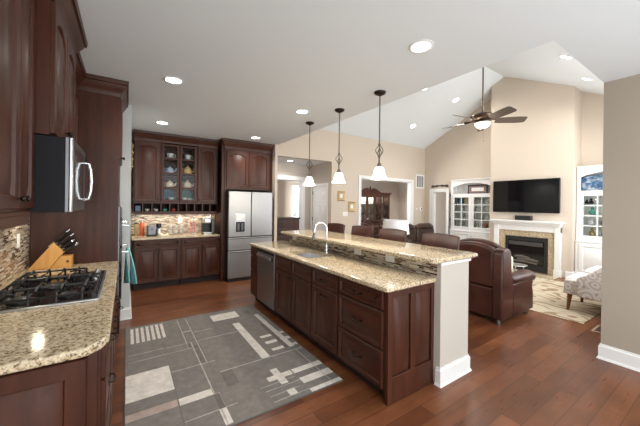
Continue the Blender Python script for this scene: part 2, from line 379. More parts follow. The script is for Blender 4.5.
# hall behind the back wall
struct('wall_hall_right', MB().box(4.50, 4.62, BW+0.14, 6.40, 0, 2.66).box(4.50, 4.62, 7.14, 7.25, 0, 2.66).box(4.50, 4.62, 6.40, 7.14, 2.03, 2.66), GREIGE)
struct('wall_hall_left', box(2.60, 2.72, KW, 7.25, 0, 2.66), GREIGE)
wall_y('wall_hall_far', 7.25, 7.37, 2.60, 4.62, 2.70, [(3.10, 4.19, 0, 2.20)], GREIGE)
struct('ceiling_hall', box(2.60, 4.62, BW+0.14, 7.37, 2.655, 2.72), CEIL)
# study beyond the hall
wall_y('wall_study', 9.5, 9.62, 2.0, 7.0, 2.8, [(5.12, 6.4, 0.55, 2.15)], BEIGE)
struct('ceiling_study', box(2.0, 7.0, 7.37, 9.62, 2.72, 2.80), CEIL)
struct('wall_study_left', box(1.9, 2.0, 7.37, 9.62, 0, 2.8), BEIGE)
mb = MB().box(5.04, 5.14, 9.42, 9.50, 0.47, 2.23).box(6.38, 6.48, 9.42, 9.5, 0.47, 2.23).box(5.14, 6.38, 9.42, 9.5, 2.13, 2.23).box(5.14, 6.38, 9.42, 9.5, 0.47, 0.57).box(5.14, 6.38, 9.5, 9.54, 1.32, 1.37).box(5.80, 5.84, 9.5, 9.54, 0.57, 2.13)
struct('window_3', mb, WHITE)
# dining room beyond
struct('wall_dining_left', box(4.62, 4.72, BW+0.14, 7.37, 0, 2.8), GREIGE)
struct('wall_dining', box(7.0, 10.4, 9.0, 9.1, 0, 2.8), GREIGE)
struct('wall_dining_right', box(10.3, 10.4, BW+0.14, 9.0, 0, 2.8), GREIGE)
struct('wall_dining_near', box(8.4, 10.4, BW, BW+0.14, 0, 2.8), GREIGE)
struct('ceiling_dining', box(4.62, 10.4, BW+0.14, 9.1, 2.72, 2.80), CEIL)
# room behind the alcove doorway
struct('wall_passage', box(9.6, 9.7, 3.5, BW, 0, 2.8), GREIGE)
struct('ceiling_passage', box(8.52, 9.7, 3.5, BW, 2.5, 2.56), CEIL)

BASEP = [(0, 0), (0.028, 0), (0.022, 0.018), (0.016, 0.020), (0.016, 0.125), (0.008, 0.135), (0.006, 0.15), (0, 0.15)]
def baseboard(name, path, closed=False):
    """path: list of (x, y) floor points; the moulding grows to the left-hand side normal"""
    pts = [Vector((p[0], p[1], 0)) for p in path]; rs = []; n = len(pts)
    for i, p in enumerate(pts):
        a = (pts[i]-pts[i-1]).normalized() if i else None; b = (pts[i+1]-pts[i]).normalized() if i < n-1 else None
        if a is None: a = b
        if b is None: b = a
        na = Vector((-a.y, a.x, 0)); nb = Vector((-b.y, b.x, 0)); nn = (na+nb); nn = nn/(nn.dot(na) or 1)
        rs.append([tuple(p+nn*d+Vector((0, 0, z))) for d, z in BASEP])
    mb = MB(); mb.rings(rs); return struct(name, mb, WHITE)
baseboard('baseboard_right', [(4.0, -1.3), (4.0, 0.85), (4.5, 0.85)])
baseboard('baseboard_stub', [(0.045, 5.85), (0.045, 4.52), (-0.085, 4.52)])
baseboard('baseboard_chimney', [(8.17, 2.14), (7.90, 2.14), (7.90, 2.25)])
for nme, a, b in (('baseboard_back', 5.38, 4.55), ('baseboard_back_right', 8.4, 7.81)): baseboard(nme, [(a, BW), (b, BW)])
# casings
def casing(name, mb): return struct(name, mb, WHITE, bevel=0.006)
mb = MB()
for x0, x1 in ((5.43, 5.53), (7.70, 7.81)): mb.box(x0, x1, BW-0.025, BW, 0, 2.27)
mb.box(5.43, 7.81, BW-0.025, BW, 2.27, 2.36)
mb.box(5.53, 5.545, BW, BW+0.14, 0, 2.27).box(7.685, 7.70, BW, BW+0.14, 0, 2.27).box(5.545, 7.685, BW, BW+0.14, 2.255, 2.27)
casing('trim_1', mb)
mb = MB()
for x0, x1 in ((3.0, 3.10), (4.19, 4.30)): mb.box(x0, x1, 7.225, 7.25, 0, 2.20)
mb.box(3.0, 4.30, 7.225, 7.25, 2.20, 2.31).box(4.175, 4.19, 7.25, 7.37, 0, 2.2).box(3.1, 4.175, 7.25, 7.37, 2.185, 2.2)
casing('trim_2', mb)
mb = MB()
for y0, y1 in ((6.345, 6.40), (7.14, 7.215)): mb.box(4.475, 4.50, y0, y1, 0, 2.03)
mb.box(4.475, 4.50, 6.345, 7.215, 2.03, 2.10); casing('trim_3', mb)
mb = MB()
for y0, y1 in ((5.30, 5.40), (5.86, 6.0)): mb.box(8.375, 8.40, y0, y1, 0, 1.97)
mb.box(8.375, 8.40, 5.30, 6.0, 1.97, 2.07).box(8.40, 8.52, 5.40, 5.415, 0, 1.97).box(8.40, 8.52, 5.845, 5.86, 0, 1.97).box(8.40, 8.52, 5.415, 5.845, 1.955, 1.97)
casing('trim_4', mb)
# six-panel door in the hall (in the right-hand wall)
mb = MB(); mb.M = Matrix.Translation((4.515, 6.77, 0)) @ Matrix.Rotation(-PI/2, 4, 'Z')
mb.box(-0.37, 0.37, 0, 0.035, 0.01, 2.03)
for (za, zc) in ((1.62, 1.92), (0.92, 1.52), (0.18, 0.80)):
    for xa in (-0.29, 0.04): panel(mb, xa, xa+0.25, za, zc, 0.002, st=0.012, th=0.008)
d1 = struct('door_1', mb, WHITE, smooth=True)
for z in (0.3, 1.1, 1.85):
    link('hinge', MB().box(4.496, 4.516, 7.125, 7.15, z-0.05, z+0.05), DSTEEL, d1)
link('door_handle', MB().tube([(4.515, 6.45, 1.0), (4.46, 6.45, 1.0)], 0.012).ball((4.45, 6.45, 1.0), 0.025, 0.025, 0.025), DSTEEL, d1)
# door leaf standing open beside the alcove doorway
mb = MB(); mb.M = Matrix.Translation((8.37, 5.28, 0)) @ Matrix.Rotation(math.radians(207), 4, 'Z')
mb.box(0, 0.42, -0.0175, 0.0175, 0.01, 1.96)
for (za, zc) in ((1.05, 1.86), (0.15, 0.92)):
    panel(mb, 0.06, 0.36, za, zc, -0.016, st=0.012, th=0.008)
d2 = struct('door_2', mb, WHITE, smooth=True)
for z in (1.1, 1.85): link('hinge', MB().box(8.33, 8.36, 5.225, 5.25, z-0.05, z+0.05), DSTEEL, d2)

# ================================================================== ISLAND
# cabinets face -X: local x runs towards -Y, so the root sits at the far end of each unit
IX, IZ = 1.65, 0.865
def island_unit(name, label, y1, y0, fronts):
    return cabinet(name, label, (IX, y1, 0), -PI/2, y1-y0, 0.56, 0, IZ, fronts, toe=0.10)
W = 0.33
island_unit('drawer_cabinet', 'narrow dark cherry drawer unit at the far end of the island beside the dishwasher', 4.40, 4.10,
    [('slab', 0.01, 0.29, 0.72, 0.855), ('slab', 0.01, 0.29, 0.50, 0.71), ('slab', 0.01, 0.29, 0.12, 0.49)])
W = 3.49-2.59
island_unit('sink_cabinet', 'dark cherry double-door cabinet under the sink, next to the dishwasher', 3.49, 2.59,
    [('drawer', 0.01, 0.44, 0.69, 0.855), ('drawer', 0.46, 0.89, 0.69, 0.855),
     ('door', 0.01, 0.44, 0.115, 0.68, ('knob', 0.41, 0.63)), ('door', 0.46, 0.89, 0.115, 0.68, ('knob', 0.49, 0.63))])
W = 2.59-2.13
island_unit('base_cabinet', 'dark cherry island cabinet with one drawer over a single door', 2.59, 2.13,
    [('drawer', 0.01, 0.45, 0.69, 0.855, ('pull', 0.23, 0.77)), ('door', 0.01, 0.45, 0.115, 0.68, ('pull', 0.23, 0.62))])
near = island_unit('drawer_cabinet', 'wide dark cherry three-drawer bank at the near end of the island', 2.13, 1.560,
    [('drawer', 0.01, 0.56, 0.715, 0.855, ('pull', 0.28, 0.785)), ('drawer', 0.01, 0.56, 0.415, 0.70, ('pull', 0.28, 0.56)), ('drawer', 0.01, 0.56, 0.115, 0.40, ('pull', 0.28, 0.26))])
# end panel facing the camera
MI = (Matrix.Translation((IX, 2.13, 0)) @ Matrix.Rotation(-PI/2, 4, 'Z')).inverted() @ Matrix.Translation((1.652, 1.557, 0))
mb = MB(); mb.M = MI; mb.box(0, 0.565, -0.012, 0, 0, 0.865); ep = link('end_board', mb, WOOD, near, smooth=False)
pf = MB(); pf.M = MI
pf.box(0, 0.055, -0.032, -0.012, 0, 0.865).box(0.26, 0.32, -0.032, -0.012, 0.2, 0.815).box(0.53, 0.565, -0.032, -0.012, 0, 0.865).box(0.055, 0.53, -0.032, -0.012, 0, 0.2).box(0.055, 0.53, -0.032, -0.012, 0.815, 0.865)
link('panel_frame', pf, WOOD, ep, bevel=0.004)
for xa, xb in ((0.055, 0.26), (0.32, 0.53)):
    mb = MB(); mb.M = MI; mb.rings([rr_ring(xa, xb, 0.2, 0.815, i, yy, 0) for i, yy in ((0.001, -0.014), (0.008, -0.015), (0.036, -0.029))])
    link('raised_panel', mb, WOOD, ep)
# dishwasher
t = thing('dishwasher', 'stainless steel dishwasher built into the island between drawers and sink cabinet', 'dishwasher', (IX, 4.09, 0), -PI/2)
link('body', box(0.004, 0.592, 0, 0.55, 0.10, 0.86), CHAR, t, smooth=False)
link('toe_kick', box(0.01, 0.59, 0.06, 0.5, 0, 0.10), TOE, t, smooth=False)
d = link('door', MB().box(0.006, 0.590, -0.028, 0, 0.115, 0.855), DWSTEEL, t, bevel=0.004)
link('control_strip', MB().box(0.01, 0.586, -0.030, -0.028, 0.825, 0.853), CHAR, d, smooth=False)
mb = MB().box(0.03, 0.50, -0.052, -0.040, 0.755, 0.795); mb.box(0.04, 0.06, -0.042, -0.028, 0.765, 0.785).box(0.47, 0.49, -0.042, -0.028, 0.765, 0.785)
link('handle', mb, STEEL, t, bevel=0.004)
link('latch', MB().box(0.515, 0.56, -0.034, -0.028, 0.745, 0.80), BLACKM, t, bevel=0.005)
# countertop with sink cut-out
t = thing('island_countertop', 'speckled beige granite lower worktop of the island with the sink', 'countertop', (1.608, 1.503, IZ), 0)
def slab_with_hole(x0, x1, y0, y1, h, hx0, hx1, hy0, hy1, rc=0.02):
    e = 0.010; o = []
    def loop(x0, x1, y0, y1, z, r):
        p = []
        for cx, cy, a0 in ((x1-r, y1-r, 0), (x0+r, y1-r, 90), (x0+r, y0+r, 180), (x1-r, y0+r, 270)):
            for k in range(5): a = math.radians(a0+k*22.5); p.append((cx+r*math.cos(a), cy+r*math.sin(a), z))
        return p
    mb = MB()
    L_ = [loop(hx0, hx1, hy0, hy1, h, 0.04)] if hx0 is not None else []
    L_ += [loop(x0+e, x1-e, y0+e, y1-e, h, rc), loop(x0+e*.3, x1-e*.3, y0+e*.3, y1-e*.3, h-e*.3, rc), loop(x0, x1, y0, y1, h-e, rc), loop(x0, x1, y0, y1, e, rc), loop(x0+e, x1-e, y0+e, y1-e, 0, rc)]
    if hx0 is not None: L_ += [loop(hx0, hx1, hy0, hy1, 0, 0.04), L_[0]]; mb.rings(L_, False, False)
    else: mb.rings(L_)
    return mb
# local coordinates relative to (1.608, 1.511)
link('slab', slab_with_hole(0, 0.604, 0, 2.909, 0.04, 0.115, 0.475, 1.30, 1.83), GRAN, t)
s_ = MB()
def basin(mb, x0, x1, y0, y1, zt, dp):
    mb.rings([[(x0-.015, y0-.015, zt), (x1+.015, y0-.015, zt), (x1+.015, y1+.015, zt), (x0-.015, y1+.015, zt)], [(x0, y0, zt), (x1, y0, zt), (x1, y1, zt), (x0, y1, zt)],
              [(x0+.02, y0+.02, zt-dp), (x1-.02, y0+.02, zt-dp), (x1-.02, y1-.02, zt-dp), (x0+.02, y1-.02, zt-dp)]], False, True)
basin(s_, 0.115, 0.475, 1.30, 1.83, -0.001, 0.17)
s_.lathe([(0.035, -0.168), (0.028, -0.164), (0.012, -0.166)], (0.295, 1.56, 0), 16)
link('sink', s_, STEEL, t)
# faucet
t = thing('faucet', 'tall chrome gooseneck faucet behind the island sink', 'faucet', (2.125, 3.02, IZ+0.04), 0)
mb = MB().lathe([(0.028, 0), (0.028, 0.008), (0.020, 0.02), (0.018, 0.06), (0.020, 0.10), (0.014, 0.115), (0.013, 0.13)], n=16)
link('base', mb, CHROME, t)
pts = [(0, 0, 0.12), (0, 0, 0.29)]
for k in range(1, 12):
    a = PI*k/11*0.98; pts.append((-0.075+0.075*math.cos(a), 0.05*(1-math.cos(a))/2, 0.30+0.085*math.sin(a)))
pts.append((-0.153, 0.052, 0.255))
link('spout', MB().tube(pts, 0.012, 12), CHROME, t)
link('spray_head', MB().tube([(-0.152, 0.052, 0.262), (-0.160, 0.053, 0.22), (-0.172, 0.054, 0.175)], [0.014, 0.017, 0.019], 12), DSTEEL, t)
link('lever', MB().tube([(0.0, -0.015, 0.085), (0.01, -0.05, 0.095), (0.03, -0.085, 0.14)], [0.010, 0.007, 0.006], 10), CHROME, t)
# half wall, backsplash and bar top
struct('wall_island', box(2.217, 2.645, 1.465, 4.19, 0, 1.045), paint('island_wall_paint', (0.52, 0.475, 0.42)))
baseboard('baseboard_island', [(2.645, 4.19), (2.645, 1.465), (2.217, 1.465), (2.217, 1.50)])
mb = MB().box(2.20, 2.66, 1.45, 1.465, 1.015, 1.045).box(2.645, 2.66, 1.465, 4.19, 1.015, 1.045); struct('trim_5', mb, WHITE, bevel=0.004)
solo('mosaic_backsplash', box(2.2125, 2.2165, 1.50, 4.19, 0.907, 1.043), MOSX, 'strip mosaic tile band between the island worktop and the raised bar', 'backsplash', smooth=False)
mb = slab_with_hole(0, 0.685, 0, 2.80, 0.038, None, 0, 0, 0, 0.03); mb2 = MB(); mb2.v = [p+Vector((2.055, 1.42, 1.047)) for p in mb.v]; mb2.f = mb.f; mb2.m = mb.m
solo('bar_countertop', mb2, GRAN, 'long raised granite bar top above the island, in front of the stools', 'countertop')
def outlet(label, c, axis, w=0.115, h=0.07, dark=False):
    t = thing('outlet', label, 'outlet', c, 0)
    mb = MB(); th = 0.006; qs = []
    if axis == '-X':
        mb.box(-th, 0, -w/2, w/2, -h/2, h/2)
        for s in (-1, 1): qs.append(box(-th-0.002, -th, s*w/4-0.012, s*w/4+0.012, -0.015, 0.015))
    elif axis == '+X':
        mb.box(0, th, -w/2, w/2, -h/2, h/2)
        for s in (-1, 1): qs.append(box(th, th+0.002, -0.015, 0.015, s*h/4-0.012, s*h/4+0.012))
    else:
        mb.box(-w/2, w/2, -th, 0, -h/2, h/2)
        for s in (-1, 1): qs.append(box(-0.015, 0.015, -th-0.002, -th, s*h/4-0.012, s*h/4+0.012))
    link('cover_plate', mb, PLATE, t, bevel=0.0015); [link('receptacle', q, WHITE, t, smooth=False) for q in qs]; return t
outlet('white outlet in the bar mosaic nearest the camera', (2.212, 2.03, 0.985), '-X')
outlet('white outlet in the bar mosaic just right of the faucet', (2.212, 2.52, 0.985), '-X')
outlet('white outlet in the bar mosaic at its far end, left of the faucet', (2.212, 4.02, 0.985), '-X')

# bar stools behind the bar
def stool():
    t = thing('bar_stool', 'x', 'stool', (0, 0, 0), 0)
    # seat faces -X (towards the bar); back at +X
    link('seat', MB().box(-0.42, -0.02, -0.21, 0.21, 0.68, 0.75), LEATHD, t, bevel=0.02, seg=3)
    rs = []
    for k in range(9):
        y = -0.235+0.47*k/8; b = 0.035*(1-(2*k/8-1)**2); cz = 0.012*(1-(2*k/8-1)**2)
        rs.append([(0.0+b, y, 0.99), (0.035+b, y, 0.99), (0.062+b, y, 1.165+cz), (0.045+b, y, 1.185+cz), (0.025+b, y, 1.165+cz)])
    link('backrest', MB().rings(rs), STOOLW, t, bevel=0.006)
    for s in (-1, 1):
        link('back_post', MB().tube([(-0.005, s*0.19, 0.66), (0.02, s*0.19, 0.85), (0.05, s*0.19, 1.02)], 0.018, 8), STOOLW, t)
        for x in (-0.38, -0.03):
            link('leg', MB().tube([(x, s*0.18, 0.70), (x+(0.04 if x > -0.1 else -0.03), s*0.20, 0)], [0.022, 0.016], 8), STOOLW, t)
        link('side_rail', MB().tube([(-0.395, s*0.19, 0.30), (-0.01, s*0.19, 0.30)], 0.012, 8), STOOLW, t)
    link('footrest', MB().tube([(-0.395, -0.19, 0.24), (-0.395, 0.19, 0.24)], 0.013, 8), STOOLW, t)
    return t
s0 = stool()
labs = ['dark bar stool at the near end of the bar, before the leather armchair',
        'reddish bar stool right below the white lampshade, second from the near end',
        'dark bar stool below the dining opening, third from the near end',
        'dark wooden bar stool at the far end of the bar, just right of the faucet']
for i, y in enumerate((2.04, 2.77, 3.39, 4.07)):
    s = s0 if i == 0 else copy_tree(s0); s.location = (3.02, y, 0); s['label'] = labs[i]; s['group'] = 'bar stools behind the raised bar'

# pendants
def pendant():
    t = thing('pendant_lamp', 'x', 'lamp', (0, 0, 0), 0)
    link('canopy', MB().lathe([(0.012, -0.045), (0.03, -0.035), (0.058, -0.022), (0.066, -0.008), (0.066, 0)], n=24), BRONZE, t)
    link('rod', MB().tube([(0, 0, -0.03), (0, 0, -0.59)], 0.0075, 8), RODM, t)
    mb = MB().lathe([(0.006, -0.745), (0.014, -0.73), (0.008, -0.72), (0.006, -0.60), (0.014, -0.59), (0.014, -0.58), (0.007, -0.57)], n=10)
    for k in range(4):
        a = k*PI/2+0.5; pts = []
        for j in range(9):
            u = j/8; rr = 0.007+0.036*math.sin(PI*u)**1.2; aa = a+u*1.3; pts.append((rr*math.cos(aa), rr*math.sin(aa), -0.595-0.13*u))
        mb.tube(pts, 0.0045, 6)
    link('scroll_cage', mb, RODM, t)
    link('socket', MB().lathe([(0.008, -0.73), (0.010, -0.79), (0.02, -0.80), (0.028, -0.83), (0.030, -0.845)], n=14), RODM, t)
    link('lamp_shade', MB().lathe([(0.028, -0.835), (0.042, -0.842), (0.056, -0.868), (0.064, -0.905), (0.076, -0.94), (0.092, -0.962), (0.096, -0.972), (0.090, -0.972), (0.072, -0.94), (0.060, -0.905), (0.052, -0.87), (0.038, -0.846)], n=28, cap0=False, cap1=False), SHADE, t)
    return t
p0 = pendant()
for i, (y, lb) in enumerate(((2.33, 'nearest and largest-looking of the three bronze pendant lamps over the island'), (3.07, 'middle one of the three bronze pendant lamps over the island'), (3.82, 'farthest of the three bronze pendant lamps, hanging before the hall opening'))):
    s = p0 if i == 0 else copy_tree(p0); s.location = (2.345, y, CZ); s['label'] = lb; s['group'] = 'pendant lamps over the bar'
    l = bpy.data.lights.new('pendant_bulb', 'POINT'); l.energy = 16; l.color = (1, 0.87, 0.70); l.shadow_soft_size = 0.04
    o = bpy.data.objects.new('pendant_bulb', l); COL.objects.link(o); o.location = (2.345, y, CZ-0.99)

# recessed ceiling lights
def downlight(label, loc, nrm=(0, 0, -1), power=26, group='recessed ceiling lights'):
    t = thing('ceiling_light', label, 'light', loc, 0, group)
    q = Vector((0, 0, -1)).rotation_difference(Vector(nrm)); t.rotation_mode = 'QUATERNION'; t.rotation_quaternion = q
    link('trim_ring', MB().lathe([(0.098, 0.0), (0.098, -0.004), (0.080, -0.010), (0.072, -0.006), (0.072, 0.0)], n=28), WHITE, t)
    link('diffuser', MB().lathe([(0.073, -0.002), (0.06, -0.0055), (0.002, -0.007)], n=24), EMW, t)
    l = bpy.data.lights.new('downlight_bulb', 'SPOT'); l.energy = power; l.color = (1, 0.96, 0.90); l.spot_size = math.radians(150); l.spot_blend = 0.7; l.shadow_soft_size = 0.07
    o = bpy.data.objects.new('downlight_bulb', l); COL.objects.link(o); o.rotation_mode = 'QUATERNION'; o.rotation_quaternion = q
    o.location = Vector(loc)+Vector(nrm)*0.03
for (x, y, lb) in ((0.39, 3.33, 'round recessed light in the kitchen ceiling above the rug and left worktop'),
                   (0.455, 5.2, 'small-looking recessed light in the flat ceiling by the glass-front cabinet'),
                   (2.04, 5.3, 'recessed light in the flat ceiling in front of the cabinet over the fridge'),
                   (1.98, 3.43, 'recessed light in the flat ceiling left of the farthest pendant'),
                   (1.93, 1.475, 'large bright recessed light in the ceiling right above the near island end')):
    downlight(lb, (x, y, CZ), power=34)
nl = Vector((0, -SL, -1)).normalized(); nr = Vector((0, SL, -1)).normalized()
for (x, y, z, lb) in ((6.85, 5.478, 3.816, 'recessed light in the sloped ceiling lowest above the dining opening'), (7.27, 4.43, 4.348, 'recessed light in the sloped ceiling just left of the fan rod'), (5.95, 4.416, 4.354, 'recessed light cut by the ceiling edge, upper left in the sloped ceiling')):
    downlight(lb, (x, y, z), nl, 60)
for (x, y, z, lb) in ((5.625, 1.627, 3.844, 'recessed light near the top of the right-hand ceiling slope'), (7.04, 1.725, 3.894, 'recessed light at the lower end of the right-hand ceiling slope')):
    downlight(lb, (x, y, z), nr, 60)
downlight('small recessed light in the low hall ceiling seen through the left opening', (3.55, 6.75, 2.655), power=34)

downlight('added recessed light in the dining room ceiling, unseen above the opening', (7.6, 7.45, 2.72), power=170)  # both dining fittings are added out of view to brighten that room
downlight('added unseen recessed light in the dining room ceiling beside the hutch', (9.2, 7.6, 2.72), power=120)
# ================================================================== LEFT RUN
LX = -0.09   # door plane of the base cabinets (facing +X); local x runs towards +Y
def left_unit(name, label, y0, y1, z0, z1, xf, d, fronts, **kw):
    return cabinet(name, label, (xf, y0, 0), PI/2, y1-y0, d, z0, z1, fronts, **kw)
nearl = left_unit('drawer_cabinet', 'cherry drawer unit at the near end of the left worktop, beside its corner', 1.62, 2.25, 0, 0.865, LX, 0.645,
    [('drawer', 0.03, 0.61, 0.715, 0.855, ('pull', 0.32, 0.785)), ('drawer', 0.03, 0.61, 0.415, 0.70, ('pull', 0.32, 0.56)), ('drawer', 0.03, 0.61, 0.115, 0.40, ('pull', 0.32, 0.26))], toe=0.10)
left_unit('base_cabinet', 'cherry two-door cabinet below the gas cooktop', 2.25, 3.17, 0, 0.865, LX, 0.645,
    [('drawer', 0.01, 0.91, 0.715, 0.855, ('pull', 0.46, 0.785)), ('door', 0.01, 0.455, 0.115, 0.70, ('vpull', 0.41, 0.58)), ('door', 0.465, 0.91, 0.115, 0.70, ('vpull', 0.51, 0.58))], toe=0.10)
left_unit('base_cabinet', 'cherry cabinet between the cooktop cabinet and the tall oven cabinet', 3.17, 3.68, 0, 0.865, LX, 0.645,
    [('drawer', 0.01, 0.50, 0.715, 0.855, ('pull', 0.25, 0.785)), ('door', 0.01, 0.50, 0.115, 0.70, ('vpull', 0.05, 0.58))], toe=0.10)
MI = (Matrix.Translation((LX, 1.62, 0)) @ Matrix.Rotation(PI/2, 4, 'Z')).inverted() @ Matrix.Translation((-0.735, 1.618, 0))
mb = MB(); mb.M = MI; mb.box(0, 0.635, -0.02, 0, 0, 0.865); ep = link('end_board', mb, WOOD, nearl, smooth=False)
mb = MB(); mb.M = MI; panel(mb, 0.02, 0.60, 0.03, 0.85, -0.02, st=0.07); link('raised_panel', mb, WOOD, ep)
mb = MB().prism([(-0.755, 1.55), (-0.135, 1.55), (-0.085, 1.60), (-0.06, 1.66), (-0.06, 3.705), (-0.755, 3.705)], 0.866, 0.905, 'Z')
solo('worktop', mb, GRAN, 'speckled granite worktop with the gas cooktop, at the left edge', 'countertop', bevel=0.010, seg=3)
solo('mosaic_backsplash', box(-0.754, -0.742, 1.2, 3.705, 0.907, 1.47), MOSX, 'warm strip mosaic tile on the left wall above the cooktop worktop', 'backsplash', smooth=False)
outlet('white outlet in the left mosaic wall beside the knife block', (-0.741, 3.36, 1.19), '+X', 0.07, 0.115)

# cooktop
t = thing('gas_cooktop', 'stainless gas cooktop with black cast iron grates in the left worktop', 'cooktop', (-0.40, 2.725, 0.905), 0)
link('tray', MB().box(-0.265, 0.265, -0.455, 0.455, 0, 0.012), STEEL, t, bevel=0.004)
link('burner_well', MB().box(-0.25, 0.25, -0.44, 0.44, 0.012, 0.015), BLACK, t, smooth=False)
for (bx_, by, br) in ((-0.12, -0.30, 0.045), (0.10, -0.30, 0.038), (0.0, 0.0, 0.06), (-0.12, 0.29, 0.04), (0.06, 0.27, 0.034)):
    mb = MB().lathe([(br+0.018, 0.015), (br+0.018, 0.022), (br, 0.026), (br, 0.034), (br*0.8, 0.038), (0.004, 0.039)], (bx_, by, 0), 20)
    mb.mi = 0; link('burner', mb, [IRON], t)
def grate(y0, y1, x0=-0.245, x1=0.235):
    mb = MB(); h = 0.05; r = 0.0075
    mb.tube([(x0, y0, h), (x1, y0, h), (x1, y1, h), (x0, y1, h)], r, 6, closed=True)
    n = 4
    for k in range(n):
        x = x0+(x1-x0)*(k+0.5)/n
        for s, ya, yb in ((1, y0, (y0+y1)/2-0.03), (-1, y1, (y0+y1)/2+0.03)):
            mb.tube([(x, ya-0.012*s, 0.014), (x, ya-0.004*s, 0.045), (x, ya+0.02*s, 0.066), (x, yb-0.02*s, 0.060), (x, yb, 0.052)], [0.008, 0.0075, 0.0075, 0.007, 0.0055], 6)
    ym = (y0+y1)/2
    mb.tube([(x0-0.008, ym, 0.014), (x0, ym, 0.045), (x0+0.03, ym, 0.064), (x0+0.09, ym, 0.056)], 0.007, 6); mb.tube([(x1+0.008, ym, 0.014), (x1, ym, 0.045), (x1-0.03, ym, 0.064), (x1-0.09, ym, 0.056)], 0.007, 6)
    for x in (x0, x1):
        for y in (y0, y1): mb.box(x-0.01, x+0.01, y-0.01, y+0.01, 0.014, 0.05)
    return mb
for a, b in ((-0.425, -0.155), (-0.14, 0.14)): link('grate', grate(a, b), IRON, t)
link('grate', grate(0.155, 0.425, x1=0.12), IRON, t)
for k in range(5):
    link('knob', MB().lathe([(0.021, 0.015), (0.021, 0.019), (0.017, 0.022), (0.015, 0.042), (0.004, 0.044)], (0.20, 0.13+0.065*k, 0), 16), STEEL, t)
# knife block
t = thing('knife_block', 'light wooden knife block on the worktop against the tall cabinet', 'knife block', (-0.575, 3.615, 0.905), 0)
mb = MB().prism([(-0.15, 0), (0.0, 0), (0.095, 0.145), (0.02, 0.235)], -0.06, 0.06, 'Y'); link('tilted_body', mb, PINE, t, bevel=0.004)
mb = MB().prism([(0.002, 0), (0.15, 0), (0.15, 0.105), (0.075, 0.107)], -0.06, 0.06, 'Y'); link('front_block', mb, PINE, t, bevel=0.003)
link('stamp', MB().lathe([(0.012, 0), (0.011, 0.001)], (0, 0, 0), 16), LEGW, t).matrix_basis = Matrix.Translation((0.122, -0.06, 0.055)) @ Matrix.Rotation(PI/2, 4, 'X')
dirv = Vector((0.80, 0, 0.60)).normalized(); nv = Vector((-0.60, 0, 0.80))
k0 = None; idx = 0
for row in range(4):
    for c in range(4 if row % 2 else 3):
        base = Vector((-0.575, 3.615, 0.905)) + Vector((0.015+0.085*(row+0.5)/4.0, (c-1-0.5*(row % 2))*0.031, 0.245-0.10*(row+0.5)/4.0))
        ln = 0.13 if row < 2 else 0.10
        if k0 is None:
            kt = thing('knife', 'steel knife with black riveted handle standing in the wooden knife block', 'knife', (0, 0, 0), 0, 'knives in the wooden block')
            mb = MB().tube([(0, 0, 0.004), (0, 0, 0.02), (0.002, 0, 0.07), (0.0, 0, 0.105), (-0.003, 0, 0.118)], [0.009, 0.011, 0.010, 0.013, 0.010], 8); link('handle', mb, BLACKM, kt)
            link('blade', MB().box(-0.012, 0.012, -0.0012, 0.0012, -0.05, 0.006), STEEL, kt, smooth=False)
            link('rivet', MB().tube([(0, -0.0125, 0.05), (0, 0.0125, 0.05)], 0.003, 8), CHROME, kt)
            link('end_cap', MB().ball((-0.003, 0, 0.118), 0.011, 0.011, 0.006), CHROME, kt); k0 = kt; o = kt
        else: o = copy_tree(k0)
        o.rotation_mode = 'QUATERNION'
        dv = (Vector((0.62+0.07*row, (c-1.3)*0.16, 0.70-0.09*row))).normalized()
        o.rotation_quaternion = Vector((0, 0, 1)).rotation_difference(dv); o.location = base; o.scale = (1.15, 1.15, ln/0.11)

# upper cabinets
t = left_unit('upper_cabinet', 'dark cherry two-door wall cabinet at the left photo edge above the mosaic', 1.50, 2.09, 1.47, 2.70, -0.42, 0.33,
    [('arch', 0.01, 0.325, 1.485, 2.60, ('knob', 0.29, 1.53)), ('arch', 0.335, 0.58, 1.485, 2.60, ('knob', 0.37, 1.53))], crown_kw=dict(z=2.62, h=0.160/0.14, right=False))
link('light_rail', MB().box(0, 0.59, 0.0, 0.02, 1.40, 1.47).box(0, 0.59, -0.006, 0.0, 1.45, 1.47), WOODX, t, bevel=0.004)
left_unit('upper_cabinet', 'dark cherry cabinet above the microwave with projecting crown', 2.10, 2.88, 1.878, 2.70, -0.35, 0.40,
    [('arch', 0.012, 0.385, 1.89, 2.60, ('knob', 0.35, 1.955)), ('arch', 0.395, 0.768, 1.89, 2.60, ('knob', 0.43, 1.955))], crown_kw=dict(z=2.62, h=0.160/0.14))
left_unit('upper_cabinet', 'shallow dark cherry wall cabinet between the microwave and the tall oven cabinet', 2.89, 3.66, 1.47, 2.70, -0.42, 0.33,
    [('arch', 0.012, 0.38, 1.485, 2.60, ('knob', 0.35, 1.53)), ('arch', 0.39, 0.758, 1.485, 2.60, ('knob', 0.42, 1.53))], crown_kw=dict(z=2.62, h=0.160/0.14, left=False, right=False))
# microwave: local x along +Y, front faces +X
t = thing('microwave', 'black and stainless over-the-range microwave under the left wall cabinets', 'microwave', (-0.285, 2.105, 1.46), PI/2)
link('body', MB().box(0, 0.76, 0, 0.45, 0, 0.412), CHAR, t, bevel=0.003)
link('front_rail', MB().box(0, 0.76, -0.018, 0, 0.0, 0.415), DSTEEL, t, bevel=0.003)
link('chrome_edge', MB().box(-0.002, 0.028, -0.034, -0.018, 0.0, 0.415), STEEL, t, bevel=0.005)
d = link('door', MB().box(0.03, 0.56, -0.035, -0.018, 0.005, 0.41), DSTEEL, t, bevel=0.004)
link('window', MB().box(0.07, 0.47, -0.037, -0.035, 0.07, 0.37), BLACK, d, smooth=False)
link('control_panel', MB().box(0.57, 0.755, -0.033, -0.018, 0.005, 0.41), BLACK, t, bevel=0.003)
link('display', MB().box(0.60, 0.73, -0.035, -0.033, 0.34, 0.39), CHAR, t, smooth=False)
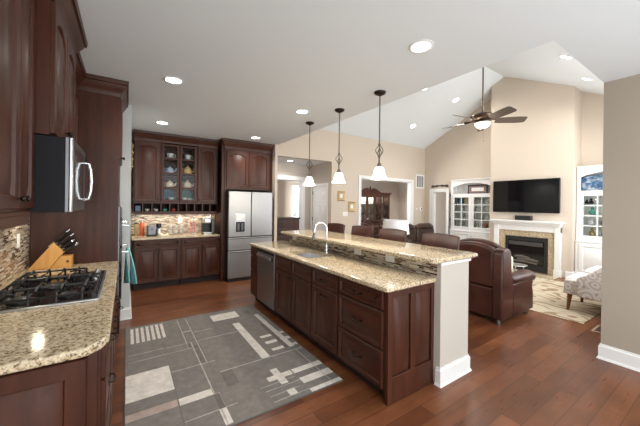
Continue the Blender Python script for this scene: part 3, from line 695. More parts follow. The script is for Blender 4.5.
mb = MB().tube([(0.50, -0.035, 0.075), (0.50, -0.062, 0.078), (0.50, -0.072, 0.13), (0.50, -0.076, 0.20), (0.50, -0.072, 0.28), (0.50, -0.062, 0.325), (0.50, -0.035, 0.328)], 0.010, 10)
link('handle', mb, CHROME, d)
for z in (0.06, 0.36): link('screw', MB().tube([(0.001, 0.13, z), (-0.003, 0.13, z)], 0.006, 8), CHROME, t)

# tall oven cabinet
t = left_unit('oven_cabinet', 'tall dark cherry oven cabinet standing at the end of the left run', 3.72, 4.50, 0, 2.70, -0.072, 0.67,
    [('arch', 0.012, 0.385, 1.98, 2.60, ('knob', 0.35, 2.03)), ('arch', 0.395, 0.768, 1.98, 2.60, ('knob', 0.43, 2.03)), ('drawer', 0.012, 0.768, 0.12, 0.42, ('pull', 0.39, 0.28))], toe=0.10, crown_kw=dict(z=2.62, h=0.160/0.14, right=False))
t = thing('wall_oven', 'black built-in wall oven in the tall cherry cabinet, its edge showing by the towel', 'oven', (-0.072, 3.75, 0.45), PI/2)
link('body', MB().box(0, 0.72, -0.012, 0.0, 0, 1.02), DSTEEL, t, smooth=False)
link('door', MB().box(0.005, 0.715, -0.035, -0.012, 0.03, 0.58), BLACK, t, bevel=0.004)
link('door', MB().box(0.005, 0.715, -0.035, -0.012, 0.60, 0.88), BLACK, t, bevel=0.004)
link('control_panel', MB().box(0.005, 0.715, -0.030, -0.012, 0.89, 1.01), BLACK, t, bevel=0.004)
link('handle', MB().tube([(0.06, -0.035, 0.53), (0.06, -0.085, 0.53), (0.66, -0.085, 0.53), (0.66, -0.035, 0.53)], 0.010, 8), CHROME, t)
link('handle', MB().tube([(0.06, -0.035, 0.82), (0.06, -0.085, 0.82), (0.66, -0.085, 0.82), (0.66, -0.035, 0.82)], 0.010, 8), CHROME, t)
# towel over the lower handle
TEAL = mat('teal_cloth', (0.24, 0.60, 0.61), 0.95)
def cloth(x0, yA, yB, zt, zb, amp, n=26):
    rs = []
    for side, zz in ((-0.004, zb+0.02), (-0.014, zt-0.05), (-0.010, zt), (0.0, zt+0.012), (0.015, zt), (0.032, zt-0.05), (0.052, (zt+zb)/2), (0.066, zb)):
        row = []
        for k in range(n):
            u = k/(n-1); f = (zt-zz)/(zt-zb) if zz < zt else 0
            row.append((x0+side+amp*f*math.sin(u*PI*5+0.7), yA+(yB-yA)*u*(1+0.10*f)-0.03*f, zz-0.02*f*math.sin(u*9)))
        rs.append(row)
    return MB().rings(rs, False, False, closed=False)
o = solo('dish_towel', cloth(0.013, 3.84, 4.10, 0.985, 0.62, 0.030), TEAL, 'teal dish towel hanging from the oven handle at the tall cabinet', 'towel')
so = o.modifiers.new('thick', 'SOLIDIFY'); so.thickness = 0.005
# gilt ornament on the stub wall
mb = MB()
for z, r in ((2.28, 0.035), (2.19, 0.022), (2.10, 0.028), (2.00, 0.018)): mb.ball((0.06, 4.70, z), 0.012, r, r, 10, 6)
mb.tube([(0.055, 4.70, 1.97), (0.055, 4.70, 2.32)], 0.004, 6)
solo('wall_ornament', mb, GOLD, 'small gilt ornament hung on the white wall edge beside the back cabinets', 'ornament')

# ================================================================== BACK RUN
BY = 5.87
cabinet('base_cabinet', 'dark cherry base cabinet on the left of the coffee counter', (0.105, BY, 0), 0, 0.735, 0.59, 0, 0.865,
    [('drawer', 0.015, 0.72, 0.735, 0.855, ('pull', 0.37, 0.80)), ('door', 0.015, 0.363, 0.12, 0.725, ('knob', 0.335, 0.68)), ('door', 0.373, 0.72, 0.12, 0.725, ('knob', 0.40, 0.68))], toe=0.11)
cabinet('base_cabinet', 'dark cherry base cabinet on the right of the coffee counter, beside the fridge', (0.845, BY, 0), 0, 0.73, 0.59, 0, 0.865,
    [('drawer', 0.015, 0.715, 0.735, 0.855, ('pull', 0.365, 0.80)), ('door', 0.015, 0.36, 0.12, 0.725, ('knob', 0.335, 0.68)), ('door', 0.37, 0.715, 0.12, 0.725, ('knob', 0.395, 0.68))], toe=0.11)
solo('coffee_counter', MB().box(0.075, 1.538, 5.84, KW-0.005, 0.867, 0.905), GRAN, 'granite counter with the coffee maker on the back wall cabinets', 'countertop', bevel=0.008, seg=2)
solo('mosaic_backsplash', box(0.075, 1.588, KW-0.016, KW-0.003, 0.907, 1.335), MOSY, 'strip mosaic tile behind the coffee counter on the back wall', 'backsplash', smooth=False)
UY = 6.02; UD = KW-UY-0.005
cabinet('upper_cabinet', 'dark cherry single-door wall cabinet left of the glass-front cabinet', (0.095, UY, 0), 0, 0.415, UD, 1.52, 2.70,
    [('arch', 0.015, 0.40, 1.535, 2.60, ('knob', 0.37, 1.58))], crown_kw=dict(z=2.62, h=0.160/0.14, left=False, right=False))
gc = cabinet('glass_cabinet', 'dark cherry wall cabinet with two glazed doors showing china', (0.515, UY, 0), 0, 0.62, UD, 1.52, 2.70,
    [('glass', 0.012, 0.306, 1.535, 2.60, ('knob', 0.288, 1.58)), ('glass', 0.314, 0.608, 1.535, 2.60, ('knob', 0.332, 1.58))], crown_kw=dict(z=2.62, h=0.160/0.14, left=False, right=False))
SH = (1.79, 2.06, 2.33)
for z in SH: link('shelf', MB().box(0.02, 0.60, 0.03, UD-0.02, z, z+0.012), WOODX, gc, smooth=False)
for xa, xb in ((0.047, 0.271), (0.349, 0.573)):
    for z in SH: link('muntin', box(xa, xb, -0.020, -0.011, z-0.010, z+0.018), WOODX, gc, smooth=False)
cabinet('upper_cabinet', 'dark cherry single-door wall cabinet right of the glass-front cabinet, by the fridge', (1.14, UY, 0), 0, 0.385, UD, 1.52, 2.70,
    [('arch', 0.012, 0.36, 1.535, 2.60, ('knob', 0.04, 1.58))], crown_kw=dict(z=2.62, h=0.160/0.14, left=False, right=False))
# bottle cubbies
t = thing('cubby_rack', 'row of ten dark open cubbies under the back wall cabinets', 'rack', (0.095, UY, 1.335), 0)
mb = MB(); wd = 1.43
mb.box(0, wd, 0, UD-0.02, 0.165, 0.183).box(0, wd, 0, UD-0.02, 0, 0.02)
link('shell', mb, WOODX, t, smooth=False)
for k in range(11):
    x = wd*k/10; link('divider', box(max(0, x-0.008), min(wd, x+0.008), 0, UD-0.03, 0.02, 0.165), WOOD, t, smooth=False)
link('back_board', box(0.009, wd-0.009, UD-0.03, UD-0.02, 0.02, 0.165), DARKIN, t, smooth=False)
link('valance', MB().box(0, wd, 0, 0.02, -0.035, 0.0), WOODX, t, bevel=0.003)
# under-cabinet light
for x in (0.35, 0.85, 1.3):
    l = bpy.data.lights.new('under_cabinet_light', 'AREA'); l.shape = 'RECTANGLE'; l.size = 0.40; l.size_y = 0.04; l.energy = 2.4; l.color = (1, 0.86, 0.66)
    o = bpy.data.objects.new('under_cabinet_light', l); COL.objects.link(o); o.location = (x, 6.25, 1.325)
for y in (3.30,):
    l = bpy.data.lights.new('under_cabinet_light', 'AREA'); l.shape = 'RECTANGLE'; l.size = 0.05; l.size_y = 0.07; l.energy = 1.3; l.color = (1, 0.86, 0.66)
    o = bpy.data.objects.new('under_cabinet_light', l); COL.objects.link(o); o.location = (-0.60, y, 1.462)
l = bpy.data.lights.new('hood_light', 'AREA'); l.shape = 'RECTANGLE'; l.size = 0.05; l.size_y = 0.05; l.energy = 1.5; l.color = (1, 0.88, 0.70)
o = bpy.data.objects.new('hood_light', l); COL.objects.link(o); o.location = (-0.52, 2.5, 1.455)

# fridge surround and fridge
t = cabinet('fridge_cabinet', 'tall cherry cabinet over and around the stainless fridge', (1.595, 5.75, 0), 0, 1.0, 0.70, 1.80, 2.70,
    [('arch', 0.03, 0.47, 1.84, 2.56, ('knob', 0.44, 1.885)), ('arch', 0.48, 0.925, 1.84, 2.56, ('knob', 0.51, 1.885))], crown_kw=dict(z=2.60, h=0.180/0.14, right=False))
link('side_panel', box(-0.005, 0.018, 0.0, 0.70, 0, 1.80), WOOD, t, smooth=False)
link('side_panel', box(0.955, 1.0, 0.0, 0.70, 0, 1.80), WOOD, t, smooth=False)
link('filler', box(-0.055, 0.0, 0.02, 0.09, 0, 2.72), WOOD, t, smooth=False)
t = thing('refrigerator', 'stainless French-door refrigerator with water dispenser in the left door', 'refrigerator', (1.622, 5.58, 0), 0)
FW = 0.915
link('body', MB().box(0, FW, 0.05, 0.82, 0.03, 1.765), CHAR, t, bevel=0.004)
link('grille', MB().box(0.01, FW-0.01, 0.03, 0.06, 0.0, 0.06), BLACKM, t, smooth=False)
dl = link('door', MB().box(0.003, 0.452, 0.0, 0.05, 0.865, 1.755), FSTEEL, t, bevel=0.012, seg=3)
dr = link('door', MB().box(0.460, FW-0.003, 0.0, 0.05, 0.865, 1.755), FSTEEL, t, bevel=0.012, seg=3)
d3 = link('drawer', MB().box(0.003, FW-0.003, 0.0, 0.05, 0.60, 0.855), FSTEEL, t, bevel=0.012, seg=3)
d4 = link('drawer', MB().box(0.003, FW-0.003, 0.0, 0.05, 0.065, 0.590), FSTEEL, t, bevel=0.012, seg=3)
for d, z in ((d3, 0.835), (d4, 0.57)): link('handle_channel', MB().box(0.02, FW-0.02, -0.002, 0.006, z-0.012, z+0.008), DSTEEL, d, smooth=False)
dp = link('dispenser', MB().box(0.13, 0.335, -0.006, 0.002, 0.95, 1.325), STEEL, dl, bevel=0.004)
link('dispenser_recess', MB().box(0.145, 0.32, -0.009, -0.005, 0.965, 1.16), BLACK, dp, smooth=False) if False else None
mb = MB().box(0.145, 0.32, -0.008, -0.0055, 0.965, 1.16); o = link('recess', mb, CHAR, t, smooth=False)
link('display', MB().box(0.15, 0.25, -0.009, -0.006, 1.20, 1.30), PLATE, t, smooth=False)
link('water_paddle', MB().box(0.175, 0.215, -0.014, -0.008, 0.99, 1.13).box(0.25, 0.29, -0.014, -0.008, 0.99, 1.13), DSTEEL, t, bevel=0.002)
link('hinge_cover', MB().box(0.02, 0.12, 0.02, 0.1, 1.765, 1.785).box(FW-0.12, FW-0.02, 0.02, 0.1, 1.765, 1.785), CHAR, t, bevel=0.003)

# china behind glass
CHINA = mat('white_china', (0.72, 0.72, 0.72), 0.2); CHBLUE = mat('blue_white_china', (0.42, 0.50, 0.66), 0.2); CHROSE = mat('rose_china', (0.72, 0.55, 0.44), 0.2); CHGOLD = mat('amber_china', (0.66, 0.42, 0.16), 0.2); CHDB = mat('deep_blue_china', (0.05, 0.14, 0.24), 0.2)
CHTEAL = mat('teal_china', (0.04, 0.20, 0.20), 0.2)
def teapot(x, y, z, s, m, label, cat='teapot', grp='teapots on the middle shelves of the glass cabinet'):
    t = thing('teapot', label, cat, (x, y, z), 0, grp)
    link('pot', MB().lathe([(0.03*s, 0), (0.052*s, 0.012*s), (0.062*s, 0.045*s), (0.052*s, 0.08*s), (0.03*s, 0.095*s), (0.028*s, 0.098*s)], n=18), m, t)
    link('lid', MB().lathe([(0.030*s, 0.098*s), (0.024*s, 0.108*s), (0.006*s, 0.115*s), (0.010*s, 0.125*s), (0.003*s, 0.132*s)], n=14), m, t)
    link('spout', MB().tube([(0.052*s, 0, 0.035*s), (0.08*s, 0, 0.05*s), (0.095*s, 0, 0.088*s)], [0.014*s, 0.010*s, 0.007*s], 8), m, t)
    link('handle', MB().tube([(-0.05*s, 0, 0.075*s), (-0.085*s, 0, 0.078*s), (-0.092*s, 0, 0.045*s), (-0.055*s, 0, 0.025*s)], 0.006*s, 8), m, t)
    return t
teapot(0.68, 6.15, 2.072, 1.15, CHBLUE, 'blue and white teapot on the left of the upper middle shelf in the glass cabinet')
teapot(0.985, 6.15, 2.072, 1.35, CHGOLD, 'amber teapot on the right of the upper middle shelf in the glass cabinet')
teapot(0.68, 6.15, 1.802, 1.15, CHROSE, 'rose teapot on the left of the lower middle shelf in the glass cabinet')
teapot(0.985, 6.15, 1.802, 1.30, CHROSE, 'pale rose teapot on the right of the lower middle shelf in the glass cabinet')
def cup(x, y, z, s, m, label, grp):
    t = thing('teacup', label, 'cup', (x, y, z), 0, grp)
    link('saucer', MB().lathe([(0.02*s, 0), (0.055*s, 0.008*s), (0.066*s, 0.014*s), (0.05*s, 0.010*s), (0.01*s, 0.006*s)], n=18), m, t)
    link('bowl', MB().lathe([(0.018*s, 0.01*s), (0.032*s, 0.03*s), (0.042*s, 0.07*s), (0.038*s, 0.07*s), (0.028*s, 0.032*s), (0.005*s, 0.018*s)], n=18), m, t)
    link('handle', MB().tube([(0.036*s, 0, 0.06*s), (0.060*s, 0, 0.055*s), (0.056*s, 0, 0.03*s), (0.032*s, 0, 0.028*s)], 0.004*s, 6), m, t)
    return t
cup(0.68, 6.14, 2.342, 1.5, CHINA, 'white teacup on the left of the top shelf in the glass cabinet', 'teacups in the glass cabinet')
cup(0.985, 6.14, 2.342, 1.5, CHINA, 'white teacup on the right of the top shelf in the glass cabinet', 'teacups in the glass cabinet')
def plate_up(x, y, z, r, m, label, grp):
    mb = MB().lathe([(r*0.4, 0), (r*0.75, 0.004), (r, 0.012), (r, 0.015), (r*0.7, 0.009), (0.004, 0.006)], n=24)
    q = MB(); q.M = Matrix.Translation((x, y, z+r)) @ Matrix.Rotation(math.radians(80), 4, 'X'); q.add(mb.v, mb.f)
    solo('plate', q, m, label, 'plate', grp)
plate_up(0.66, 6.36, 1.54, 0.115, CHDB, 'deep blue plate standing on the left of the bottom shelf in the glass cabinet', 'plates standing in the glass cabinet')
plate_up(0.99, 6.36, 1.54, 0.115, CHTEAL, 'teal plate standing on the right of the bottom shelf in the glass cabinet', 'plates standing in the glass cabinet')
cup(0.70, 6.14, 1.54, 1.2, CHINA, 'white cup before the blue plate on the bottom shelf of the glass cabinet', 'teacups in the glass cabinet')
cup(0.93, 6.14, 1.54, 1.2, CHINA, 'white cup before the left of the teal plate in the glass cabinet', 'teacups in the glass cabinet')
cup(1.04, 6.16, 1.54, 1.1, CHINA, 'white cup at the right end of the bottom shelf in the glass cabinet', 'teacups in the glass cabinet')
# things in the left five cubbies
NAVY = mat('navy_tin', (0.06, 0.10, 0.17), 0.4); CREAM = mat('cream_ceramic', (0.66, 0.60, 0.50), 0.35); GREEN = mat('green_ceramic', (0.10, 0.34, 0.26), 0.35); REDP = mat('red_paint', (0.45, 0.07, 0.05), 0.4)
solo('tea_tin', MB().box(0.125, 0.21, 6.06, 6.14, 1.356, 1.46), NAVY, 'navy tin in the first cubby from the left', 'tin', bevel=0.005)
def bowl(x, z, m, label, r=0.045):
    solo('small_bowl', MB().lathe([(r*0.5, 0), (r*0.9, 0.02), (r, 0.045), (r*0.92, 0.045), (r*0.8, 0.022), (r*0.1, 0.008)], (x, 6.11, z), 18), m, label, 'bowl', 'small bowls in the cubbies')
bowl(0.31, 1.356, CREAM, 'cream bowl in the second cubby from the left'); bowl(0.45, 1.356, CHINA, 'white bowl in the third cubby from the left')
bowl(0.595, 1.356, GREEN, 'green bowl in the fourth cubby from the left'); bowl(0.74, 1.356, REDP, 'red bowl in the fifth cubby from the left')

# coffee counter things
CT = 0.906
def canister(x, y, r, h, m, ml, label, name='canister', cat='canister', grp=None):
    t = thing(name, label, cat, (x, y, CT), 0, grp)
    link('jar', MB().lathe([(r*0.95, 0), (r, 0.006), (r, h*0.86), (r*0.93, h*0.88)], n=20), m, t)
    link('lid', MB().lathe([(r*0.95, h*0.88), (r*0.95, h*0.95), (r*0.3, h*0.97), (r*0.25, h), (0.003, h)], n=20), ml, t)
ORNG = mat('orange_glaze', (0.62, 0.13, 0.05), 0.35); PINKT = mat('pink_pods', (0.70, 0.28, 0.28), 0.5); KHAKI = mat('spice_brown', (0.42, 0.30, 0.14), 0.5)
canister(0.155, 6.32, 0.035, 0.24, KHAKI, BLACKM, 'tall brown canister at the left end of the coffee counter')
canister(0.245, 6.30, 0.038, 0.27, ORNG, STEEL, 'tall orange canister between the brown canister and the toaster')
t = thing('toaster', 'black and steel toaster standing on the coffee counter', 'toaster', (0.39, 6.20, CT), 0)
link('body', MB().box(-0.075, 0.075, -0.12, 0.12, 0.01, 0.20), DSTEEL, t, bevel=0.02, seg=3)
link('base', MB().box(-0.08, 0.08, -0.125, 0.125, 0, 0.02), BLACKM, t, bevel=0.004)
link('lever', MB().box(-0.02, 0.02, -0.14, -0.12, 0.12, 0.135), BLACKM, t, bevel=0.003)
link('slot', MB().box(-0.045, -0.015, -0.08, 0.08, 0.199, 0.202).box(0.015, 0.045, -0.08, 0.08, 0.199, 0.202), BLACKM, t, smooth=False)
t = thing('electric_grinder', 'black coffee grinder between the toaster and the folded cloth', 'grinder', (0.515, 6.28, CT), 0)
link('base', MB().lathe([(0.045, 0), (0.045, 0.12), (0.040, 0.13)], n=18), STEEL, t)
link('hopper', MB().lathe([(0.038, 0.13), (0.045, 0.20), (0.040, 0.215), (0.01, 0.22)], n=18), BLACK, t)
rs = []
for k in range(7):
    x = 0.50+0.15*k/6; h = 0.04+0.02*math.sin(k*1.3); rs.append([(x, 5.98, CT), (x, 6.14, CT), (x, 6.13, CT+h*0.6), (x, 6.06, CT+h), (x, 5.99, CT+h*0.5)])
solo('folded_napkin', MB().rings(rs), mat('cream_cloth', (0.74, 0.66, 0.50), 0.9), 'cream folded napkin lying near the counter front left of the cup rack', 'napkin', bevel=0.01, seg=2)
t = thing('cup_rack', 'small wire rack on the coffee counter holding white cups', 'rack', (0.80, 6.25, CT), 0)
mb = MB()
for z in (0.02, 0.115): mb.tube([(-0.14, -0.06, z), (0.14, -0.06, z), (0.14, 0.06, z), (-0.14, 0.06, z)], 0.004, 6, closed=True)
for x in (-0.07, 0, 0.07):
    for z in (0.02, 0.115): mb.tube([(x, -0.06, z), (x, 0.06, z)], 0.003, 6)
for x in (-0.14, 0.14):
    for y in (-0.06, 0.06): mb.tube([(x, y, 0), (x, y, 0.15)], 0.004, 6)
link('wire_frame', mb, STEEL, t)
cups0 = None
for lvl, z in (('lower', 0.026), ('upper', 0.121)):
    for k, x in enumerate((-0.095, 0.0, 0.095)):
        lb = 'white cup on the %s tier of the wire rack, %s' % (lvl, ('left side', 'middle', 'right side')[k])
        if cups0 is None:
            c = thing('coffee_cup', lb, 'cup', (0.80+x, 6.25, CT+z), 0, 'white cups on the wire rack')
            link('bowl', MB().lathe([(0.022, 0), (0.034, 0.015), (0.040, 0.06), (0.036, 0.06), (0.030, 0.016), (0.004, 0.008)], n=16), CHINA, c)
            link('handle', MB().tube([(0.037, 0, 0.05), (0.056, 0, 0.045), (0.052, 0, 0.022), (0.034, 0, 0.018)], 0.004, 6), CHINA, c); cups0 = c
        else: c = copy_tree(cups0); c.location = (0.80+x, 6.25, CT+z); c['label'] = lb
outlet('white outlet in the mosaic above the cup rack on the coffee counter', (0.905, KW-0.017, 1.17), '-Y', 0.075, 0.115)
t = thing('pod_carousel', 'white wire carousel of pink coffee pods beside the coffee maker', 'rack', (1.10, 6.25, CT), 0)
mb = MB().lathe([(0.075, 0), (0.075, 0.010), (0.01, 0.014)], n=20).tube([(0, 0, 0), (0, 0, 0.30)], 0.005, 8).ball((0, 0, 0.30), 0.012, 0.012, 0.012)
for k in range(6):
    a = k*PI/3+0.3; mb.tube([(0.07*math.cos(a), 0.07*math.sin(a), 0.01), (0.072*math.cos(a), 0.072*math.sin(a), 0.27), (0, 0, 0.285)], 0.003, 6)
link('stand', mb, CHINA, t)
pod = None
for lv in range(4):
    for k in range(6):
        a = k*PI/3+0.3+PI/6
        if math.sin(a) > 0.2: continue
        if pod is None:
            pod = props(link('coffee_pod', MB().lathe([(0.019, 0), (0.023, 0.038), (0.026, 0.040), (0.003, 0.041)], n=14), PINKT), 'pink coffee pod on the white wire carousel', 'coffee pod', 'pink pods on the carousel'); o = pod
        else: o = pod.copy(); COL.objects.link(o)
        o.location = (1.10+0.050*math.cos(a), 6.25+0.050*math.sin(a), CT+0.020+lv*0.062)
t = thing('coffee_maker', 'tall silver and black coffee maker at the right end of the coffee counter', 'coffee maker', (1.39, 6.22, CT), 0)
link('water_tank', MB().box(0.055, 0.115, -0.11, 0.11, 0.01, 0.28), DSTEEL, t, bevel=0.012, seg=3)
link('body', MB().box(-0.10, 0.05, 0.0, 0.14, 0, 0.30), BLACKM, t, bevel=0.015, seg=3)
link('brew_head', MB().box(-0.105, 0.052, -0.12, 0.02, 0.20, 0.325), STEEL, t, bevel=0.025, seg=3)
link('drip_tray', MB().box(-0.10, 0.05, -0.12, 0.0, 0, 0.03), STEEL, t, bevel=0.006)
link('lid_handle', MB().tube([(-0.08, -0.10, 0.325), (-0.075, -0.12, 0.35), (0.025, -0.12, 0.35), (0.03, -0.10, 0.325)], 0.007, 8), CHROME, t)

# ================================================================== KITCHEN RUG
RG = [mat('rug_'+n_, c, 0.95) for n_, c in (('grey', (0.205, 0.185, 0.168)), ('white', (0.70, 0.65, 0.59)), ('line', (0.46, 0.42, 0.38)), ('dark', (0.155, 0.138, 0.125)), ('blush', (0.43, 0.335, 0.29)), ('edge', (0.12, 0.11, 0.10)))]
for mm in RG:
    c = bsdf(mm).inputs['Base Color'].default_value[:3]; n = N(mm, 'ShaderNodeTexNoise', Scale=14.0, Detail=6.0, Roughness=0.7); L(mm, coords(mm), n.inputs['Vector'])
    L(mm, ramp(mm, n.outputs[0], [(0.3, tuple(x*0.80 for x in c)), (0.7, tuple(x*1.18 for x in c))]), bsdf(mm).inputs['Base Color'])
mb = MB(); mb.mi = 5; mb.box(0.0, 1.573, 1.96, 4.16, 0, 0.008); mb.mi = 0; mb.box(0.006, 1.567, 1.966, 4.154, 0.001, 0.009)
def rp(mi, x0, x1, y0, y1, h=0.0098): mb.mi = mi; mb.box(x0, x1, y0, y1, 0.004, h+0.0002*mi)
for k in range(7): x = 0.052+k*0.0505; rp(1, x, x+0.029, 3.66, 4.09)
rp(1, 0.007, 0.340, 2.598, 3.004); rp(4, 0.007, 0.336, 2.367, 2.448); rp(1, 0.345, 0.586, 2.36, 2.445); rp(1, 0.578, 0.630, 1.985, 2.160)
rp(3, 0.586, 0.628, 2.165, 2.357); rp(1, 0.936, 1.275, 3.81, 4.03); rp(1, 1.115, 1.200, 2.655, 3.62)
rp(1, 1.452, 1.510, 2.72, 3.765)
for y0_, y1_ in ((3.06, 3.11), (2.90, 2.96), (2.735, 2.785)): rp(1, 1.270, 1.450, y0_, y1_); rp(1, 1.512, 1.558, y0_, y1_)
for a in ((1.095, 1.160, 2.185, 2.270), (1.095, 1.160, 2.335, 2.432), (1.022, 1.250, 2.270, 2.335), (1.262, 1.565, 2.268, 2.337), (1.262, 1.567, 2.098, 2.184), (1.260, 1.567, 1.967, 2.012), (1.093, 1.160, 2.020, 2.096)): rp(1, *a)
for a in ((0.706, 0.810, 2.395, 2.628), (0.60, 0.64, 2.885, 3.28), (0.552, 0.585, 3.27, 3.37), (1.36, 1.44, 3.84, 3.99), (1.40, 1.447, 2.72, 3.40)): rp(3, *a)
for a in ((0.548, 0.556, 3.25, 4.10), (0.646, 0.654, 2.88, 4.10), (0.55, 0.654, 3.68, 3.70), (0.589, 0.599, 1.99, 3.37), (0.348, 0.722, 2.864, 2.872), (0.66, 1.131, 3.375, 3.383), (0.363, 0.609, 3.37, 3.378),
          (0.022, 0.575, 3.235, 3.242), (0.023, 0.347, 3.385, 3.391), (0.714, 1.558, 2.640, 2.649), (1.476, 1.483, 2.0, 2.64), (0.925, 1.24, 2.225, 2.230), (0.945, 1.26, 2.160, 2.165), (0.949, 1.215, 2.085, 2.090), (0.947, 1.26, 2.014, 2.019),
          (0.348, 0.716, 2.160, 2.167), (0.586, 0.640, 2.357, 2.363), (0.624, 0.630, 2.16, 2.36), (0.656, 0.90, 3.62, 3.626)): rp(2, *a)
for a in ((0.342, 0.346, 1.97, 3.99), (0.66, 0.663, 2.66, 3.38)): rp(3, *a)
solo('kitchen_rug', mb, RG, 'grey geometric rug with white blocks and lines on the kitchen floor', 'rug', smooth=False)

# ================================================================== FAMILY ROOM
# television, speaker, fireplace
t = thing('television', 'large black wall-mounted television above the white mantel', 'television', (7.82, 3.03, 1.385), -PI/2)
link('body', MB().box(-0.69, 0.69, 0.0, 0.05, 0, 0.78), BLACKM, t, bevel=0.006)
link('screen', MB().box(-0.68, 0.68, -0.003, 0.0, 0.012, 0.768), mat('screen_glass', (0.004, 0.004, 0.005), 0.06), t, smooth=False)
link('wall_bracket', MB().box(-0.2, 0.2, 0.05, 0.079, 0.2, 0.55), BLACKM, t, smooth=False)
t = thing('centre_speaker', 'small dark brown speaker on the mantel below the television', 'speaker', (7.78, 3.03, 1.20), -PI/2)
link('cabinet', MB().box(-0.17, 0.17, 0.0, 0.10, 0, 0.115), mat('speaker_brown', (0.05, 0.028, 0.02), 0.6), t, bevel=0.008)
link('grille', MB().box(-0.16, 0.16, -0.006, 0.0, 0.01, 0.105), BLACKM, t, bevel=0.003)
t = thing('fireplace_mantel', 'white painted fireplace mantel with a deep shelf under the television', 'mantel', (7.90, 3.0, 0), -PI/2)
# local x -> -Y ; local y -> +X (negative y towards the room)
for s, a in ((-1, -0.68), (1, 0.575)):
    link('pilaster', MB().box(a, a+0.105+0.03*0, -0.10, -0.004, 0, 1.08).box(a-0.012, a+0.117, -0.115, -0.004, 0, 0.14), WHITE, t, bevel=0.005)
link('frieze', MB().box(-0.68, 0.68, -0.09, -0.004, 0.955, 1.09), WHITE, t, bevel=0.004)
link('shelf', MB().box(-0.73, 0.73, -0.20, -0.004, 1.165, 1.20).box(-0.71, 0.71, -0.165, -0.004, 1.13, 1.165).box(-0.695, 0.695, -0.13, -0.004, 1.09, 1.13), WHITE, t, bevel=0.006)
t = thing('fireplace_surround', 'flat granite surround framing the black fireplace opening', 'surround', (7.90, 3.0, 0), -PI/2)
mb = MB().box(-0.565, -0.425, -0.05, -0.004, 0.0, 0.95).box(0.45, 0.57, -0.05, -0.004, 0.0, 0.95).box(-0.425, 0.45, -0.05, -0.004, 0.82, 0.95)
link('granite_frame', mb, GRAN, t, smooth=False)
link('hearth', MB().box(-0.69, 0.69, -0.48, -0.12, 0.0, 0.018), GRAN, t, bevel=0.004)
t = thing('gas_fireplace', 'black gas fireplace insert with louvre and log set', 'fireplace', (7.90, 3.0, 0), -PI/2)
mb = MB().box(-0.42, -0.36, -0.075, -0.05, 0.04, 0.815).box(0.385, 0.445, -0.075, -0.05, 0.04, 0.815).box(-0.36, 0.385, -0.075, -0.05, 0.72, 0.815).box(-0.36, 0.385, -0.075, -0.05, 0.04, 0.16)
link('frame', mb, BLACKM, t, bevel=0.003)
link('louvre', MB().box(-0.34, 0.36, -0.082, -0.075, 0.61, 0.70), DSTEEL, t, bevel=0.003)
link('glass', MB().box(-0.36, 0.385, -0.062, -0.055, 0.16, 0.72), BLACK, t, smooth=False)
mb = MB()
for a, b, z in ((-0.25, 0.25, 0.22), (-0.15, 0.28, 0.28), (-0.2, 0.1, 0.33)): mb.tube([(a, -0.075, z), ((a+b)/2, -0.085, z+0.02), (b, -0.075, z-0.01)], [0.03, 0.035, 0.028], 8)
link('log_set', mb, mat('ceramic_log', (0.10, 0.085, 0.07), 0.9), t)
link('grate_bar', MB().box(-0.32, 0.34, -0.085, -0.075, 0.17, 0.185), IRON, t, smooth=False)

